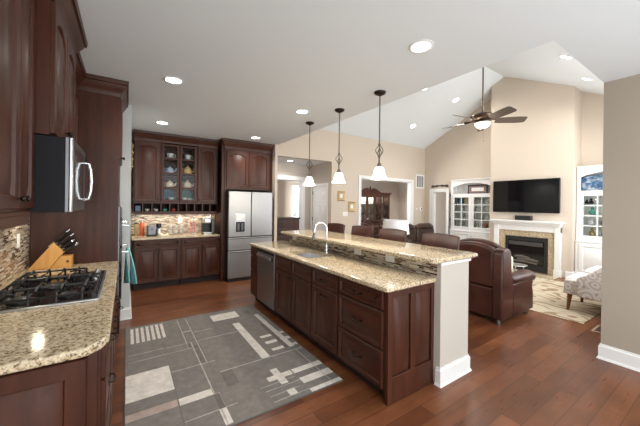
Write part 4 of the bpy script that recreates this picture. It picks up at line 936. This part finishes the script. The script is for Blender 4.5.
# bookcases
PICT = mat('photo_print', (0.4, 0.4, 0.4), 0.4); n = N(PICT, 'ShaderNodeTexNoise', Scale=24.0, Detail=3.0); L(PICT, coords(PICT), n.inputs['Vector'])
L(PICT, ramp(PICT, n.outputs[0], [(0.35, (0.34, 0.33, 0.33)), (0.5, (0.60, 0.59, 0.57)), (0.65, (0.84, 0.82, 0.80))]), bsdf(PICT).inputs['Base Color'])
BACKP = mat('grey_back_panel', (0.86, 0.86, 0.84), 0.7)
def bookcase(label, xf, y1, w, zt, d=None):
    """root at the left end; local x -> -Y, local y -> +X"""
    d = 8.4-xf-0.003
    t = thing('bookcase', label, 'bookcase', (xf, y1, 0), -PI/2)
    b = MB().box(0, w, -0.07, d, 0.10, 0.79).box(0, w, -0.05, d, 0, 0.10); link('base', b, WHITE, t, smooth=False)
    for xa, xb, kx in ((0.06, w/2-0.01, w/2-0.05), (w/2+0.01, w-0.06, w/2+0.05)):
        mb = MB(); panel(mb, xa, xb, 0.14, 0.76, -0.07, st=0.06, th=0.018); o = link('door', mb, WHITE, t); knob(o, kx, -0.088, 0.68, m=STEEL)
    link('ledge', MB().box(-0.0, w, -0.09, d, 0.79, 0.82), WHITE, t, bevel=0.004)
    mb = MB().box(0, 0.02, 0, d, 0.82, zt).box(w-0.02, w, 0, d, 0.82, zt).box(0.02, w-0.02, 0, d, zt-0.02, zt); link('side', mb, WHITE, t, smooth=False)
    link('back_panel', box(0.02, w-0.02, d-0.01, d, 0.82, zt-0.02), BACKP, t, smooth=False)
    zg0, zg1 = 0.88, 1.84
    for z in (0.93, 1.155, 1.375, 1.595): link('shelf', box(0.02, w-0.02, 0.02, d-0.01, z-0.008, z), WHITE, t, smooth=False)
    link('shelf', box(0.02, w-0.02, 0.0, d-0.01, 1.845, 1.865), WHITE, t, smooth=False)
    # face frame with the arched niche
    e = 0.065; poly = [(0, zt), (0, 1.86), (e, 1.86), (e, zt-0.20)]
    for k in range(1, 12): u = k/12; poly.append((e+(w-2*e)*u, zt-0.20+0.115*math.sin(PI*u)**0.8))
    poly += [(w-e, zt-0.20), (w-e, 1.86), (w, 1.86), (w, zt)]
    mb = MB(); mb.rings([[(p[0], -0.02, p[1]) for p in poly], [(p[0], 0.0, p[1]) for p in poly]])
    mb.box(0, e, -0.02, 0, 0.82, 1.86).box(w-e, w, -0.02, 0, 0.82, 1.86).box(e, w-e, -0.02, 0, 1.82, 1.88).box(e, w-e, -0.02, 0, 0.82, 0.88).box(w/2-0.025, w/2+0.025, -0.02, 0, 0.88, 1.82)
    link('face_frame', mb, WHITE, t, smooth=False)
    link('cornice', MB().box(0, w, -0.05, d, zt, zt+0.03), WHITE, t, bevel=0.006)
    for xa, xb, kx in ((e, w/2-0.025, w/2-0.045), (w/2+0.025, w-e, w/2+0.045)):
        mb = MB(); frame(mb, xa+0.003, xb-0.003, 0.883, 1.817, -0.02, st=0.042, th=0.016); o = link('glass_door', mb, WHITE, t)
        mb = MB(); xm = (xa+xb)/2; mb.box(xm-0.010, xm+0.010, -0.033, -0.023, 0.92, 1.78)
        for k in (1, 2, 3): z = 0.925+0.85*k/4; mb.box(xa+0.045, xm-0.010, -0.033, -0.023, z-0.010, z+0.010).box(xm+0.010, xb-0.045, -0.033, -0.023, z-0.010, z+0.010)
        link('muntins', mb, WHITE, o, smooth=False)
        link('pane', box(xa+0.035, xb-0.035, -0.026, -0.0235, 0.92, 1.78), GLASS, o, smooth=False); knob(o, kx, -0.036, 1.15, m=STEEL)
    return t
bookcase('white built-in bookcase in the alcove left of the television, with glazed doors', 8.15, 5.07, 1.242, 2.27)
bookcase('white built-in bookcase right of the fireplace, partly hidden by the near wall', 8.10, 2.125, 1.26, 2.37)
shz = (0.93, 1.155, 1.375, 1.595)
ph = None
def pframe(x, y, z, w, h, label, grp='photo frames in the left bookcase'):
    global ph
    if ph is None:
        t = thing('photo_frame', label, 'picture frame', (x, y, z), 0, grp)
        link('frame', MB().box(0, 0.012, -0.5, -0.42, 0, 1).box(0, 0.012, 0.42, 0.5, 0, 1).box(0, 0.012, -0.42, 0.42, 0, 0.1).box(0, 0.012, -0.42, 0.42, 0.9, 1).box(0.012, 0.016, -0.45, 0.45, 0, 0.95), FSTEEL, t, smooth=False)
        link('picture', box(0.003, 0.012, -0.42, 0.42, 0.1, 0.9), PICT, t, smooth=False); ph = t
    else: t = copy_tree(ph); t.location = (x, y, z); t['label'] = label; t['group'] = grp
    t.scale = (1, w, h); return t
cols_ = (4.84, 4.61, 4.30, 4.07); rown = ('bottom', 'second', 'third', 'top'); coln = ('first', 'second', 'third', 'last')
for r in range(4):
    for c in range(4):
        if (r, c) in ((3, 0), (3, 1), (0, 3), (0, 2)): continue
        pframe(8.26, cols_[c], shz[r], 0.13+0.02*((r*3+c) % 3), 0.12+0.02*((r+c*2) % 3), 'photo frame in the left bookcase, %s shelf from below, %s pane column' % (rown[r], coln[c]))
BKC = [mat('book_'+n_, c, 0.6) for n_, c in (('blue', (0.03, 0.12, 0.26)), ('teal', (0.05, 0.22, 0.32)), ('navy', (0.04, 0.05, 0.12)), ('amber', (0.62, 0.30, 0.06)), ('cream', (0.60, 0.50, 0.30)))]
bi = 0
for y0, seq, lb in ((4.92, (2, 0, 1, 0), 'blue book upright in the top left pane of the left bookcase'), (4.69, (3, 4, 3, 3), 'amber or cream book upright in the second top pane of the left bookcase')):
    for k, ci in enumerate(seq):
        y = y0-0.038*k
        o = solo('book', MB().box(8.22, 8.33, y-0.034, y, 1.595, 1.595+0.15+0.012*(k % 2)), BKC[ci], lb, 'book', 'blue books in the left bookcase' if bi < 4 else 'amber books in the left bookcase', bevel=0.003); bi += 1
TERRA = mat('terracotta', (0.42, 0.16, 0.07), 0.6)
solo('vase', MB().lathe([(0.03, 0), (0.055, 0.04), (0.06, 0.08), (0.03, 0.12), (0.035, 0.14), (0.025, 0.14), (0.02, 0.12), (0.02, 0.02)], (8.24, 4.10, 0.93), 18), TERRA, 'round terracotta vase in the lowest right pane of the left bookcase', 'vase')
solo('figurine', MB().lathe([(0.035, 0), (0.04, 0.01), (0.025, 0.05), (0.035, 0.09), (0.015, 0.115), (0.022, 0.14), (0.004, 0.16)], (8.24, 4.33, 0.93), 16), CREAM, 'cream figurine in the lowest shelf of the left bookcase beside the terracotta vase', 'figurine')
t = thing('framed_print', 'dark-framed print standing in the arched niche of the left bookcase', 'picture', (8.24, 4.34, 1.866), 0)
mb = MB().box(0, 0.02, -0.28, -0.24, 0, 0.27).box(0, 0.02, 0.24, 0.28, 0, 0.27).box(0, 0.02, -0.24, 0.24, 0, 0.04).box(0, 0.02, -0.24, 0.24, 0.23, 0.27); link('frame', mb, BLACKM, t, bevel=0.003)
link('mat_board', box(0.006, 0.02, -0.24, 0.24, 0.04, 0.23), mat('mauve_mat', (0.30, 0.20, 0.19), 0.8), t, smooth=False); link('picture', box(0.003, 0.006, -0.17, 0.17, 0.085, 0.185), PLATE, t, smooth=False)
t = thing('framed_painting', 'blue and white cloudy painting in the niche of the right bookcase', 'picture', (8.20, 1.72, 1.866), 0)
SKYP = mat('cloud_painting', (0.2, 0.4, 0.6), 0.5); n = N(SKYP, 'ShaderNodeTexNoise', Scale=7.0, Detail=5.0, Roughness=0.7); L(SKYP, coords(SKYP, 'XYZ', (1, 1, 2)), n.inputs['Vector'])
L(SKYP, ramp(SKYP, n.outputs[0], [(0.34, (0.015, 0.05, 0.12)), (0.48, (0.05, 0.14, 0.26)), (0.56, (0.32, 0.38, 0.44)), (0.72, (0.60, 0.60, 0.60))]), bsdf(SKYP).inputs['Base Color'])
link('canvas', box(0.004, 0.02, -0.35, 0.35, 0.03, 0.335), SKYP, t, smooth=False)
link('frame', MB().box(0, 0.022, -0.37, -0.35, 0, 0.347).box(0, 0.022, 0.35, 0.37, 0, 0.347).box(0, 0.022, -0.35, 0.35, 0, 0.012).box(0, 0.022, -0.35, 0.35, 0.335, 0.347), CHAR, t, smooth=False)
def figure(y, z, m, label, s=1.0, name='figurine'):
    mb = MB().lathe([(0.030*s, 0), (0.045*s, 0.01*s), (0.040*s, 0.05*s), (0.022*s, 0.085*s), (0.012*s, 0.095*s)], (8.22, y, z), 14); mb.ball((8.22, y, z+0.115*s), 0.026*s, 0.026*s, 0.028*s)
    mb.ball((8.20, y+0.03*s, z+0.06*s), 0.014*s, 0.014*s, 0.03*s); solo(name, mb, m, label, 'figurine')
figure(1.92, shz[3], BLACKM, 'small black figurine in the top pane of the right bookcase', 0.9)
figure(1.99, shz[3], CHAR, 'dark grey figurine at the left of the top pane of the right bookcase', 0.7)
figure(1.90, shz[2], mat('sea_green_glaze', (0.10, 0.42, 0.34), 0.3), 'sea green figurine on the third shelf of the right bookcase', 1.1)
figure(1.91, shz[1], CHINA, 'pale figurine on the second shelf of the right bookcase', 1.15)
figure(1.90, shz[0], GOLD, 'golden figurine on the lowest shelf of the right bookcase', 1.1)
figure(1.72, shz[1], NAVY, 'navy figurine on the second shelf of the right bookcase, beside the pale one', 1.0)
figure(1.72, shz[0], NAVY, 'navy figurine on the lowest shelf of the right bookcase, beside the golden one', 0.8)

# family rug
t_ = solo('scroll_rug', MB().box(4.95, 7.38, 1.22, 4.35, 0, 0.010), FRUG, 'cream rug with brown scrolls in front of the fireplace', 'rug', smooth=False)

# leather armchair with its back to the kitchen (faces +X)
t = thing('leather_armchair', 'large oxblood leather armchair with its tall back turned to the bar', 'armchair', (4.42, 2.15, 0), 0)
# local: x forward
arc = lambda y0, y1, za, zb, n=12: [(y0+(y1-y0)*k/n, za+(zb-za)*math.sin(PI*k/n)**0.7) for k in range(n+1)]
link('base', MB().box(-0.36, 0.44, -0.30, 0.30, 0.07, 0.33), LEATH, t, bevel=0.02, seg=3)
link('back_lower_panel', MB().box(-0.455, -0.33, -0.295, 0.295, 0.07, 0.455), LEATH, t, bevel=0.015, seg=3)
poly = [(-0.29, 0.46)]+arc(-0.29, 0.29, 0.955, 1.035)+[(0.29, 0.46)]
link('backrest', MB().prism(poly, -0.465, -0.20, 'X'), LEATH, t, bevel=0.045, seg=4)
link('back_roll', MB().tube([(-0.31, y, z-0.055) for y, z in arc(-0.28, 0.28, 0.965, 1.045)], 0.085, 14), LEATH, t)
link('seat_cushion', MB().box(-0.20, 0.46, -0.27, 0.27, 0.33, 0.49), LEATH, t, bevel=0.05, seg=4)
for s in (-1, 1):
    ya, yb = sorted((s*0.27, s*0.40))
    wing = [(-0.475, 0.07), (-0.475, 0.90)]+[(-0.35-0.125*math.cos(a), 0.90+0.085*math.sin(a)) for a in (PI/6, PI/3, PI/2, 2*PI/3, 5*PI/6)]+[(-0.225, 0.88), (-0.215, 0.70), (-0.20, 0.62), (-0.17, 0.54), (-0.17, 0.07)]
    link('wing', MB().prism(wing, ya, yb, 'Y'), LEATH, t, bevel=0.025, seg=3)
    side = [(-0.18, 0.07), (-0.18, 0.50), (0.43, 0.50), (0.44, 0.44), (0.42, 0.40), (0.45, 0.30), (0.45, 0.07)]
    link('arm_side', MB().prism(side, ya, yb-0.0, 'Y'), LEATH, t, bevel=0.015, seg=3)
    mb = MB(); rs = []
    for x, k in ((-0.17, 0.7), (-0.12, 0.95), (0.10, 1.0), (0.35, 1.05), (0.46, 1.0), (0.50, 0.72)):
        cy = s*0.335; rs.append([(x, cy+0.092*k*math.cos(2*PI*j/14), 0.545+0.078*k*math.sin(2*PI*j/14)-(0.02 if x > 0.45 else 0)) for j in range(14)])
    link('arm_pad', mb.rings(rs), LEATH, t)
    for x in (-0.42, 0.38): link('foot', MB().lathe([(0.030, 0), (0.034, 0.02), (0.028, 0.05), (0.030, 0.072)], (x, s*0.33, 0), 14), DSTEEL, t)
solo('cushion', MB().box(4.70, 4.82, 1.98, 2.30, 0.50, 0.79), mat('cream_cushion', (0.62, 0.54, 0.42), 0.9), 'cream cushion standing on the seat of the leather armchair', 'cushion', bevel=0.045, seg=4)

# dark leather sofa under the dining opening (faces -Y)
t = thing('leather_sofa', 'dark brown leather sofa in front of the dining room opening', 'sofa', (6.95, 5.25, 0), 0)
link('base', MB().box(-0.85, 0.85, -0.42, 0.36, 0.06, 0.32), LEATHD, t, bevel=0.02)
for x0 in (-0.84, 0.01):
    link('backrest', MB().box(x0, x0+0.83, 0.12, 0.40, 0.34, 0.86), LEATHD, t, bevel=0.06, seg=4)
    link('head_roll', MB().tube([(x0+0.03, 0.22, 0.87), (x0+0.2, 0.20, 0.90), (x0+0.63, 0.20, 0.90), (x0+0.80, 0.22, 0.87)], [0.07, 0.10, 0.10, 0.07], 14), LEATHD, t)
    link('seat_cushion', MB().box(x0, x0+0.83, -0.42, 0.13, 0.32, 0.50), LEATHD, t, bevel=0.05, seg=4)
for s in (-1, 1):
    xa, xb = sorted((s*0.85, s*1.05)); link('arm', MB().box(xa, xb, -0.44, 0.38, 0.06, 0.66), LEATHD, t, bevel=0.08, seg=4)
    for y in (-0.36, 0.30): link('foot', box(s*0.93-0.03, s*0.93+0.03, y-0.03, y+0.03, 0, 0.065), BLACKM, t, smooth=False)
# end table and lamp with white shade
t = thing('end_table', 'small round dark end table under the white-shaded lamp', 'table', (4.62, 4.10, 0), 0)
link('top', MB().lathe([(0.24, 0.55), (0.25, 0.56), (0.25, 0.58), (0.24, 0.59)], n=28), STOOLW, t); link('pedestal', MB().lathe([(0.16, 0), (0.16, 0.02), (0.03, 0.06), (0.025, 0.45), (0.06, 0.551)], n=18), STOOLW, t)
t = thing('table_lamp', 'white drum-shaded table lamp standing behind the second bar stool', 'lamp', (4.62, 4.10, 0.59), 0)
link('base', MB().lathe([(0.08, 0), (0.08, 0.015), (0.03, 0.03), (0.06, 0.12), (0.05, 0.2), (0.015, 0.26), (0.012, 0.42)], n=20), DSTEEL, t)
LSH = mat('white_linen_shade', (0.80, 0.80, 0.82), 0.8)
link('lamp_shade', MB().lathe([(0.275, 0.35), (0.245, 0.63), (0.240, 0.63), (0.270, 0.35)], n=32, cap0=False, cap1=False), LSH, t)
link('spider', MB().tube([(-0.242, 0, 0.60), (0.242, 0, 0.60)], 0.003, 6).tube([(0, 0, 0.42), (0, 0, 0.60)], 0.004, 6), STEEL, t)

# damask chairs along the window wall (face +Y)
def accent():
    t = thing('accent_chair', 'x', 'armchair', (0, 0, 0), 0)
    link('seat', MB().box(-0.35, 0.35, -0.30, 0.30, 0.235, 0.46), DAMASK, t, bevel=0.035, seg=3)
    link('seat_top', MB().box(-0.30, 0.30, -0.28, 0.29, 0.45, 0.475), PALEF, t, bevel=0.012, seg=3)
    link('backrest', MB().prism([(-0.26, 0.24), (-0.20, 0.46), (-0.26, 0.80), (-0.34, 0.84), (-0.38, 0.78), (-0.34, 0.24)], -0.35, 0.35, 'X'), DAMASK, t, bevel=0.025, seg=3)
    for s in (-1, 1):
        a, b = sorted((s*0.345, s*0.40)); link('side_panel', MB().prism([(-0.34, 0.225), (0.13, 0.235), (0.14, 0.50), (0.04, 0.56), (-0.12, 0.70), (-0.22, 0.80), (-0.34, 0.84)], a, b, 'X'), DAMASK, t, bevel=0.02, seg=3)
        for y in (0.235, -0.28): link('leg', MB().tube([(s*0.30, y, 0.25), (s*0.315, y+(0.02 if y > 0 else -0.04), 0.0)], [0.032, 0.017], 8), LEGW, t)
    return t
a0 = accent(); a0.location = (5.76, 1.265, 0.010); a0['label'] = 'pale damask armchair with wooden legs, cut by the near right wall'; a0['group'] = 'damask armchairs by the window wall'
a1 = copy_tree(a0); a1.location = (6.72, 1.275, 0.010); a1['label'] = 'second damask armchair, mostly hidden beyond the nearer one'
# metal side table by the hearth
t = thing('side_table', 'small metal side table with a glass top between armchair and hearth', 'table', (5.70, 2.32, 0.010), 0)
link('top', MB().lathe([(0.17, 0.49), (0.175, 0.495), (0.17, 0.50)], n=24), STEEL, t)
for k in range(3):
    a = k*2*PI/3+0.4; link('leg', MB().tube([(0.14*math.cos(a), 0.14*math.sin(a), 0.49), (0.06*math.cos(a), 0.06*math.sin(a), 0.25), (0.15*math.cos(a), 0.15*math.sin(a), 0.0)], 0.008, 8), STEEL, t)
# floor register
t = thing('floor_register', 'tan metal floor register at the foot of the near right wall', 'vent', (4.78, 0.98, 0), 0)
link('plate', MB().box(0, 0.32, 0, 0.13, 0, 0.006), mat('tan_metal', (0.42, 0.30, 0.20), 0.5), t, bevel=0.002)
link('grille', MB().box(0.03, 0.29, 0.025, 0.105, 0.006, 0.0075), DARKIN, t, smooth=False)

# ceiling fan
t = thing('ceiling_fan', 'bronze five-blade ceiling fan with a lit glass bowl in the vaulted room', 'fan', (5.66, 2.90, 0), 0)
zc = EV+SL*(2.90-0.85)
link('canopy', MB().lathe([(0.02, zc-0.12), (0.06, zc-0.09), (0.075, zc-0.03), (0.075, zc+0.0)], n=20), RODM, t)
link('down_rod', MB().tube([(0, 0, zc-0.10), (0, 0, 3.27)], 0.014, 10), RODM, t)
BZ = mat('fan_bronze', (0.10, 0.065, 0.045), 0.35, 0.7)
link('motor_housing', MB().lathe([(0.03, 3.33), (0.06, 3.30), (0.15, 3.285), (0.19, 3.26), (0.205, 3.225), (0.195, 3.185), (0.15, 3.17), (0.12, 3.145), (0.12, 3.12), (0.09, 3.11)], n=32), BZ, t)
link('light_bowl', MB().lathe([(0.125, 3.125), (0.135, 3.11), (0.125, 3.075), (0.095, 3.04), (0.055, 3.015), (0.004, 3.005)], n=28), FANGL, t)
link('light_rim', MB().lathe([(0.10, 3.14), (0.145, 3.135), (0.145, 3.118), (0.10, 3.118)], n=28), RODM, t)
link('finial', MB().lathe([(0.004, 2.97), (0.025, 2.98), (0.03, 3.0), (0.015, 3.012)], n=12), BZ, t)
link('pull_chain', MB().tube([(0.03, 0, 3.00), (0.03, 0, 2.80)], 0.0012, 6).ball((0.03, 0, 2.79), 0.014, 0.014, 0.018), RODM, t)
BLD = mat('blade_brown', (0.085, 0.062, 0.050), 0.5)
fd = Vector((math.sin(YAW), math.cos(YAW)))
for k in range(5):
    a = math.radians(28+72*k); ca, sa = math.cos(a), math.sin(a)
    rs = []
    for r, wd_ in ((0.22, 0.060), (0.30, 0.075), (0.58, 0.086), (0.72, 0.080), (0.755, 0.055)):
        row = []
        for wv_, tz in ((-wd_, -0.4), (wd_, 0.4)):
            for h in ((0.0, 0.007) if wv_ < 0 else (0.007, 0.0)):
                z = 3.155-tz*wd_*1.0+h; row.append((r*ca-wv_*sa, r*sa+wv_*ca, z))
        rs.append(row)
    b = link('blade', MB().rings(rs), BLD, t, bevel=0.002)
    link('blade_iron', MB().tube([(0.16*ca, 0.16*sa, 3.18), (0.22*ca, 0.22*sa, 3.178), (0.33*ca, 0.33*sa, 3.186)], [0.016, 0.012, 0.02], 6), BZ, b)
l = bpy.data.lights.new('fan_bulb', 'POINT'); l.energy = 15; l.color = (1, 0.88, 0.72); l.shadow_soft_size = 0.1
o = bpy.data.objects.new('fan_bulb', l); COL.objects.link(o); o.location = (5.55, 3.05, 2.80)

# ------------------------------------------------------------------ back wall details
def gilt(x0, x1, z0, z1, label):
    t = thing('gilt_picture', label, 'picture', ((x0+x1)/2, BW-0.002, z0), 0, 'small gilt pictures on the back wall'); w_ = (x1-x0)/2; h = z1-z0; e = 0.045
    mb = MB(); mb.rings([[(sx*(w_-i), -y_, zz) for sx, zz in ((-1, i), (1, i), (1, h-i), (-1, h-i))] for i, y_ in ((0, 0), (0, 0.015), (0.015, 0.028), (e-0.01, 0.018), (e, 0.010), (e, 0.0))], False, False)
    link('frame', mb, GOLD, t); link('mat_board', box(-w_+e, w_-e, -0.008, -0.002, e, h-e), mat('linen_mat', (0.50, 0.42, 0.28), 0.8), t, smooth=False)
    link('print', box(-w_*0.32, w_*0.32, -0.010, -0.008, h*0.32, h*0.68), PLATE, t, smooth=False)
gilt(4.70, 4.945, 1.625, 1.890, 'upper left of the two small gilt pictures on the back wall'); gilt(5.065, 5.32, 1.325, 1.615, 'lower right of the two small gilt pictures, beside the dining opening')
t = thing('light_switch', 'white switch plate on the back wall below the gilt pictures', 'switch', (4.965, BW-0.001, 1.21), 0)
link('plate', MB().box(-0.085, 0.085, -0.008, 0, 0, 0.115), PLATE, t, bevel=0.002)
for x in (-0.045, 0, 0.045): link('toggle', MB().box(x-0.008, x+0.008, -0.016, -0.008, 0.045, 0.07), WHITE, t, bevel=0.002)
t = thing('wall_vent', 'white return-air grille high on the back wall corner', 'vent', (8.13, BW-0.001, 2.09), 0)
link('frame', MB().box(-0.22, -0.17, -0.02, 0, 0, 0.46).box(0.17, 0.22, -0.02, 0, 0, 0.46).box(-0.17, 0.17, -0.02, 0, 0, 0.045).box(-0.17, 0.17, -0.02, 0, 0.415, 0.46).box(-0.065, -0.045, -0.015, 0, 0.045, 0.415).box(0.05, 0.07, -0.015, 0, 0.045, 0.415), PLATE, t, bevel=0.003)
link('louvres', MB().box(-0.17, 0.17, -0.006, -0.002, 0.045, 0.415), mat('vent_grey', (0.22, 0.22, 0.22), 0.6), t, smooth=False)
t = thing('thermostat', 'small white and black thermostat right of the dining opening', 'thermostat', (8.22, BW-0.001, 1.36), 0)
link('body', MB().box(-0.06, 0.06, -0.022, 0, 0, 0.10), PLATE, t, bevel=0.006); link('dial', MB().box(-0.03, 0.03, -0.026, -0.022, 0.03, 0.08), CHAR, t, bevel=0.003)
solo('door_chime_button', MB().box(7.96, 8.01, BW-0.015, BW-0.001, 1.385, 1.435), PLATE, 'tiny white wall button left of the thermostat', 'button', bevel=0.004)
mb = MB()
def scroll(cy, cz, r, tn, s): return [(8.385, cy+s*(r*(1-u*0.8))*math.cos(u*tn), cz+(r*(1-u*0.8))*math.sin(u*tn)) for u in [k/14 for k in range(15)]]
mb.tube([(8.385, 5.93, 2.12), (8.385, 5.78, 2.16), (8.385, 5.62, 2.18), (8.385, 5.46, 2.15), (8.385, 5.33, 2.12)], 0.010, 6)
for cy, s in ((5.86, 1), (5.40, -1), (5.72, -1), (5.54, 1)): mb.tube(scroll(cy, 2.15, 0.055, 6.5, s), 0.009, 6)
for cy in (5.90, 5.80, 5.46, 5.36): mb.ball((8.385, cy, 2.16), 0.010, 0.035, 0.022, 10, 6)
solo('scroll_ornament', mb, BRONZE, 'dark metal scroll ornament above the narrow doorway', 'ornament')

# chest of drawers in the hall
t = thing('chest_of_drawers', 'dark wooden chest of drawers in the hall beyond the bar', 'chest', (3.14, 6.70, 0), 0)
link('body', MB().box(0, 0.68, 0.0, 0.42, 0.08, 1.13), HUTCH, t, bevel=0.006); link('top', MB().box(-0.02, 0.70, -0.03, 0.44, 1.13, 1.17), HUTCH, t, bevel=0.008)
for k in range(5):
    mb = MB(); slab(mb, 0.03, 0.65, 0.12+0.20*k, 0.30+0.20*k, 0.0, 0.018); o = link('drawer', mb, HUTCH, t)
    for x in (0.17, 0.51): knob(o, x, -0.018, 0.21+0.20*k)
for x in (0.03, 0.65):
    for y in (0.04, 0.38): link('foot', box(x-0.025, x+0.025, y-0.025, y+0.025, 0, 0.08), HUTCH, t, smooth=False)

# china hutch in the dining room
HX, HY = 7.50, 8.48
t = thing('china_hutch', 'dark carved china hutch with lit glass doors in the dining room', 'hutch', (HX, HY, 0), 0)
link('base', MB().box(0, 1.72, 0, 0.45, 0, 0.80), HUTCH, t, bevel=0.006)
for k in range(4): mb = MB(); panel(mb, 0.03+0.42*k, 0.42+0.42*k, 0.08, 0.76, 0); link('door', mb, HUTCH, t)
mb = MB().box(0, 0.03, 0.04, 0.45, 0.8, 1.92).box(1.69, 1.72, 0.04, 0.45, 0.8, 1.92).box(0, 1.72, 0.42, 0.45, 0.8, 1.92).box(0, 1.72, 0.02, 0.45, 1.90, 1.97).box(1.20, 1.24, 0.02, 0.42, 0.8, 1.90)
for z in (1.17, 1.54): mb.box(0.03, 1.20, 0.06, 0.42, z, z+0.012).box(1.24, 1.69, 0.06, 0.42, z, z+0.012)
link('upper_case', mb, HUTCH, t, smooth=False)
HL = mat('mirror_back', (0.82, 0.86, 0.82), 0.35); link('mirror_back', box(0.03, 1.69, 0.405, 0.42, 0.8, 1.90), HL, t, smooth=False)
for xa, xb in ((0.02, 0.42), (0.42, 0.82), (0.82, 1.22), (1.28, 1.68)):
    mb = MB(); frame(mb, xa, xb, 0.84, 1.90, 0.03, st=0.065); o = link('door', mb, HUTCH, t); xm = (xa+xb)/2
    mb = MB().box(xm-0.01, xm+0.01, 0.012, 0.02, 0.9, 1.83)
    for z in (1.17, 1.54): mb.box(xa+0.06, xm-0.01, 0.012, 0.02, z-0.012, z+0.018).box(xm+0.01, xb-0.06, 0.012, 0.02, z-0.012, z+0.018)
    link('muntins', mb, HUTCH, o, smooth=False); link('pane', box(xa+0.06, xb-0.06, 0.021, 0.024, 0.9, 1.84), GLASS, o, smooth=False)
pl = [(0, 1.97), (1.24, 1.97), (1.24, 2.0)]+[(1.24-0.50*k/8, 2.00+0.20*math.sin(PI/2*k/8)) for k in range(1, 8)]+[(0.74, 2.16), (0.70, 2.10), (0.54, 2.10), (0.50, 2.16)]+[(0.50-0.50*k/8, 2.20-0.20*(1-math.cos(PI/2*k/8))) for k in range(0, 8)]+[(0, 2.0)]
link('pediment', MB().prism(pl, 0.02, 0.10, 'Y'), HUTCH, t, bevel=0.006); link('finial', MB().lathe([(0.03, 2.10), (0.045, 2.14), (0.02, 2.20), (0.03, 2.23), (0.004, 2.28)], (0.62, 0.06, 0), 12), HUTCH, t)
link('side_cornice', MB().box(1.22, 1.76, -0.02, 0.45, 1.97, 2.04), HUTCH, t, bevel=0.008)
l = bpy.data.lights.new('hutch_light', 'AREA'); l.shape = 'RECTANGLE'; l.size = 1.5; l.size_y = 0.1; l.energy = 14; l.color = (1, 0.95, 0.85)
o = bpy.data.objects.new('hutch_light', l); COL.objects.link(o); o.location = (HX+0.86, HY+0.22, 1.885)
c0 = None
for z in (0.802, 1.183, 1.553):
    for k, x in enumerate((0.22, 0.62, 1.02, 1.48)):
        if c0 is None: c0 = props(link('china_piece', MB().lathe([(0.04, 0), (0.075, 0.05), (0.08, 0.12), (0.05, 0.17), (0.06, 0.20), (0.05, 0.20), (0.03, 0.16)], n=14), CHINA), 'white china piece behind the glass of the dining hutch', 'china', 'white china in the dining hutch'); o = c0
        else: o = c0.copy(); COL.objects.link(o)
        o.location = (HX+x, HY+0.25, z)
# dining table and carved chairs
t = thing('dining_table', 'dark wooden dining table in the room beyond the opening', 'table', (7.5, 7.75, 0), 0)
link('top', MB().box(-1.0, 0.9, -0.42, 0.42, 0.72, 0.76), HUTCH, t, bevel=0.01)
for x in (-0.85, 0.75):
    for y in (-0.33, 0.33): link('leg', MB().tube([(x, y, 0), (x, y, 0.72)], [0.03, 0.045], 8), HUTCH, t)
def dchair():
    t = thing('dining_chair', 'x', 'chair', (0, 0, 0), 0)
    link('seat', MB().box(-0.23, 0.23, -0.02, 0.42, 0.42, 0.49), LEATHD, t, bevel=0.02)
    pts = [(-0.20, 0, 0.45), (-0.225, -0.03, 0.75)]+[(-0.25*math.cos(a), -0.05, 0.85+0.21*math.sin(a)) for a in [PI*k/10 for k in range(11)]]+[(0.225, -0.03, 0.75), (0.20, 0, 0.45)]
    link('back_frame', MB().tube(pts, 0.024, 8), HUTCH, t)
    mb = MB().tube([(0, -0.01, 0.48), (-0.05, -0.04, 0.7), (0.0, -0.05, 0.83), (0.05, -0.04, 0.7), (0, -0.01, 0.48)], 0.016, 8); mb.tube([(-0.20, -0.05, 0.90), (-0.08, -0.05, 0.84), (0, -0.05, 0.93), (0.08, -0.05, 0.84), (0.20, -0.05, 0.90)], 0.016, 8)
    link('splat', mb, HUTCH, t)
    for x in (-0.20, 0.20):
        for y in (0.0, 0.38): link('leg', MB().tube([(x, y, 0), (x, y, 0.44)], [0.016, 0.024], 8), HUTCH, t)
    return t
q0 = dchair(); q0.location = (6.67, 7.10, 0); q0['label'] = 'carved round-backed dining chair at the left of the dining table'; q0['group'] = 'carved dining chairs'
q1 = copy_tree(q0); q1.location = (7.35, 7.06, 0); q1['label'] = 'carved dining chair at the right of the dining table, before the hutch'

# ------------------------------------------------------------------ greenery outside the study window
LEAF = mat('leaf_green', (0.16, 0.24, 0.10), 0.8); n = N(LEAF, 'ShaderNodeTexNoise', Scale=9.0, Detail=4.0); L(LEAF, coords(LEAF), n.inputs['Vector'])
L(LEAF, ramp(LEAF, n.outputs[0], [(0.35, (0.05, 0.09, 0.03)), (0.6, (0.25, 0.34, 0.16))]), bsdf(LEAF).inputs['Base Color'])
t = thing('shrub', 'green leafy shrub outside the far study window', 'shrub', (6.1, 10.6, 0))
link('stem', MB().tube([(0, 0, 0), (0.03, 0, 0.6)], [0.05, 0.03], 8), LEGW, t)
mb = MB()
for k in range(420):
    a = random.uniform(0, 2*PI); u = random.uniform(-1, 1); rr = 0.62*random.random()**0.33
    c = Vector((rr*math.sqrt(1-u*u)*math.cos(a)*1.3, rr*math.sqrt(1-u*u)*math.sin(a), 0.95+rr*u)); d1_ = Vector((random.uniform(-1, 1), random.uniform(-1, 1), random.uniform(-1, 1))).normalized(); d2_ = d1_.orthogonal().normalized()
    mb.add([c-d1_*0.07, c+d2_*0.03, c+d1_*0.07, c-d2_*0.03], [(0, 1, 2, 3)])
link('foliage', mb, LEAF, t, smooth=False)
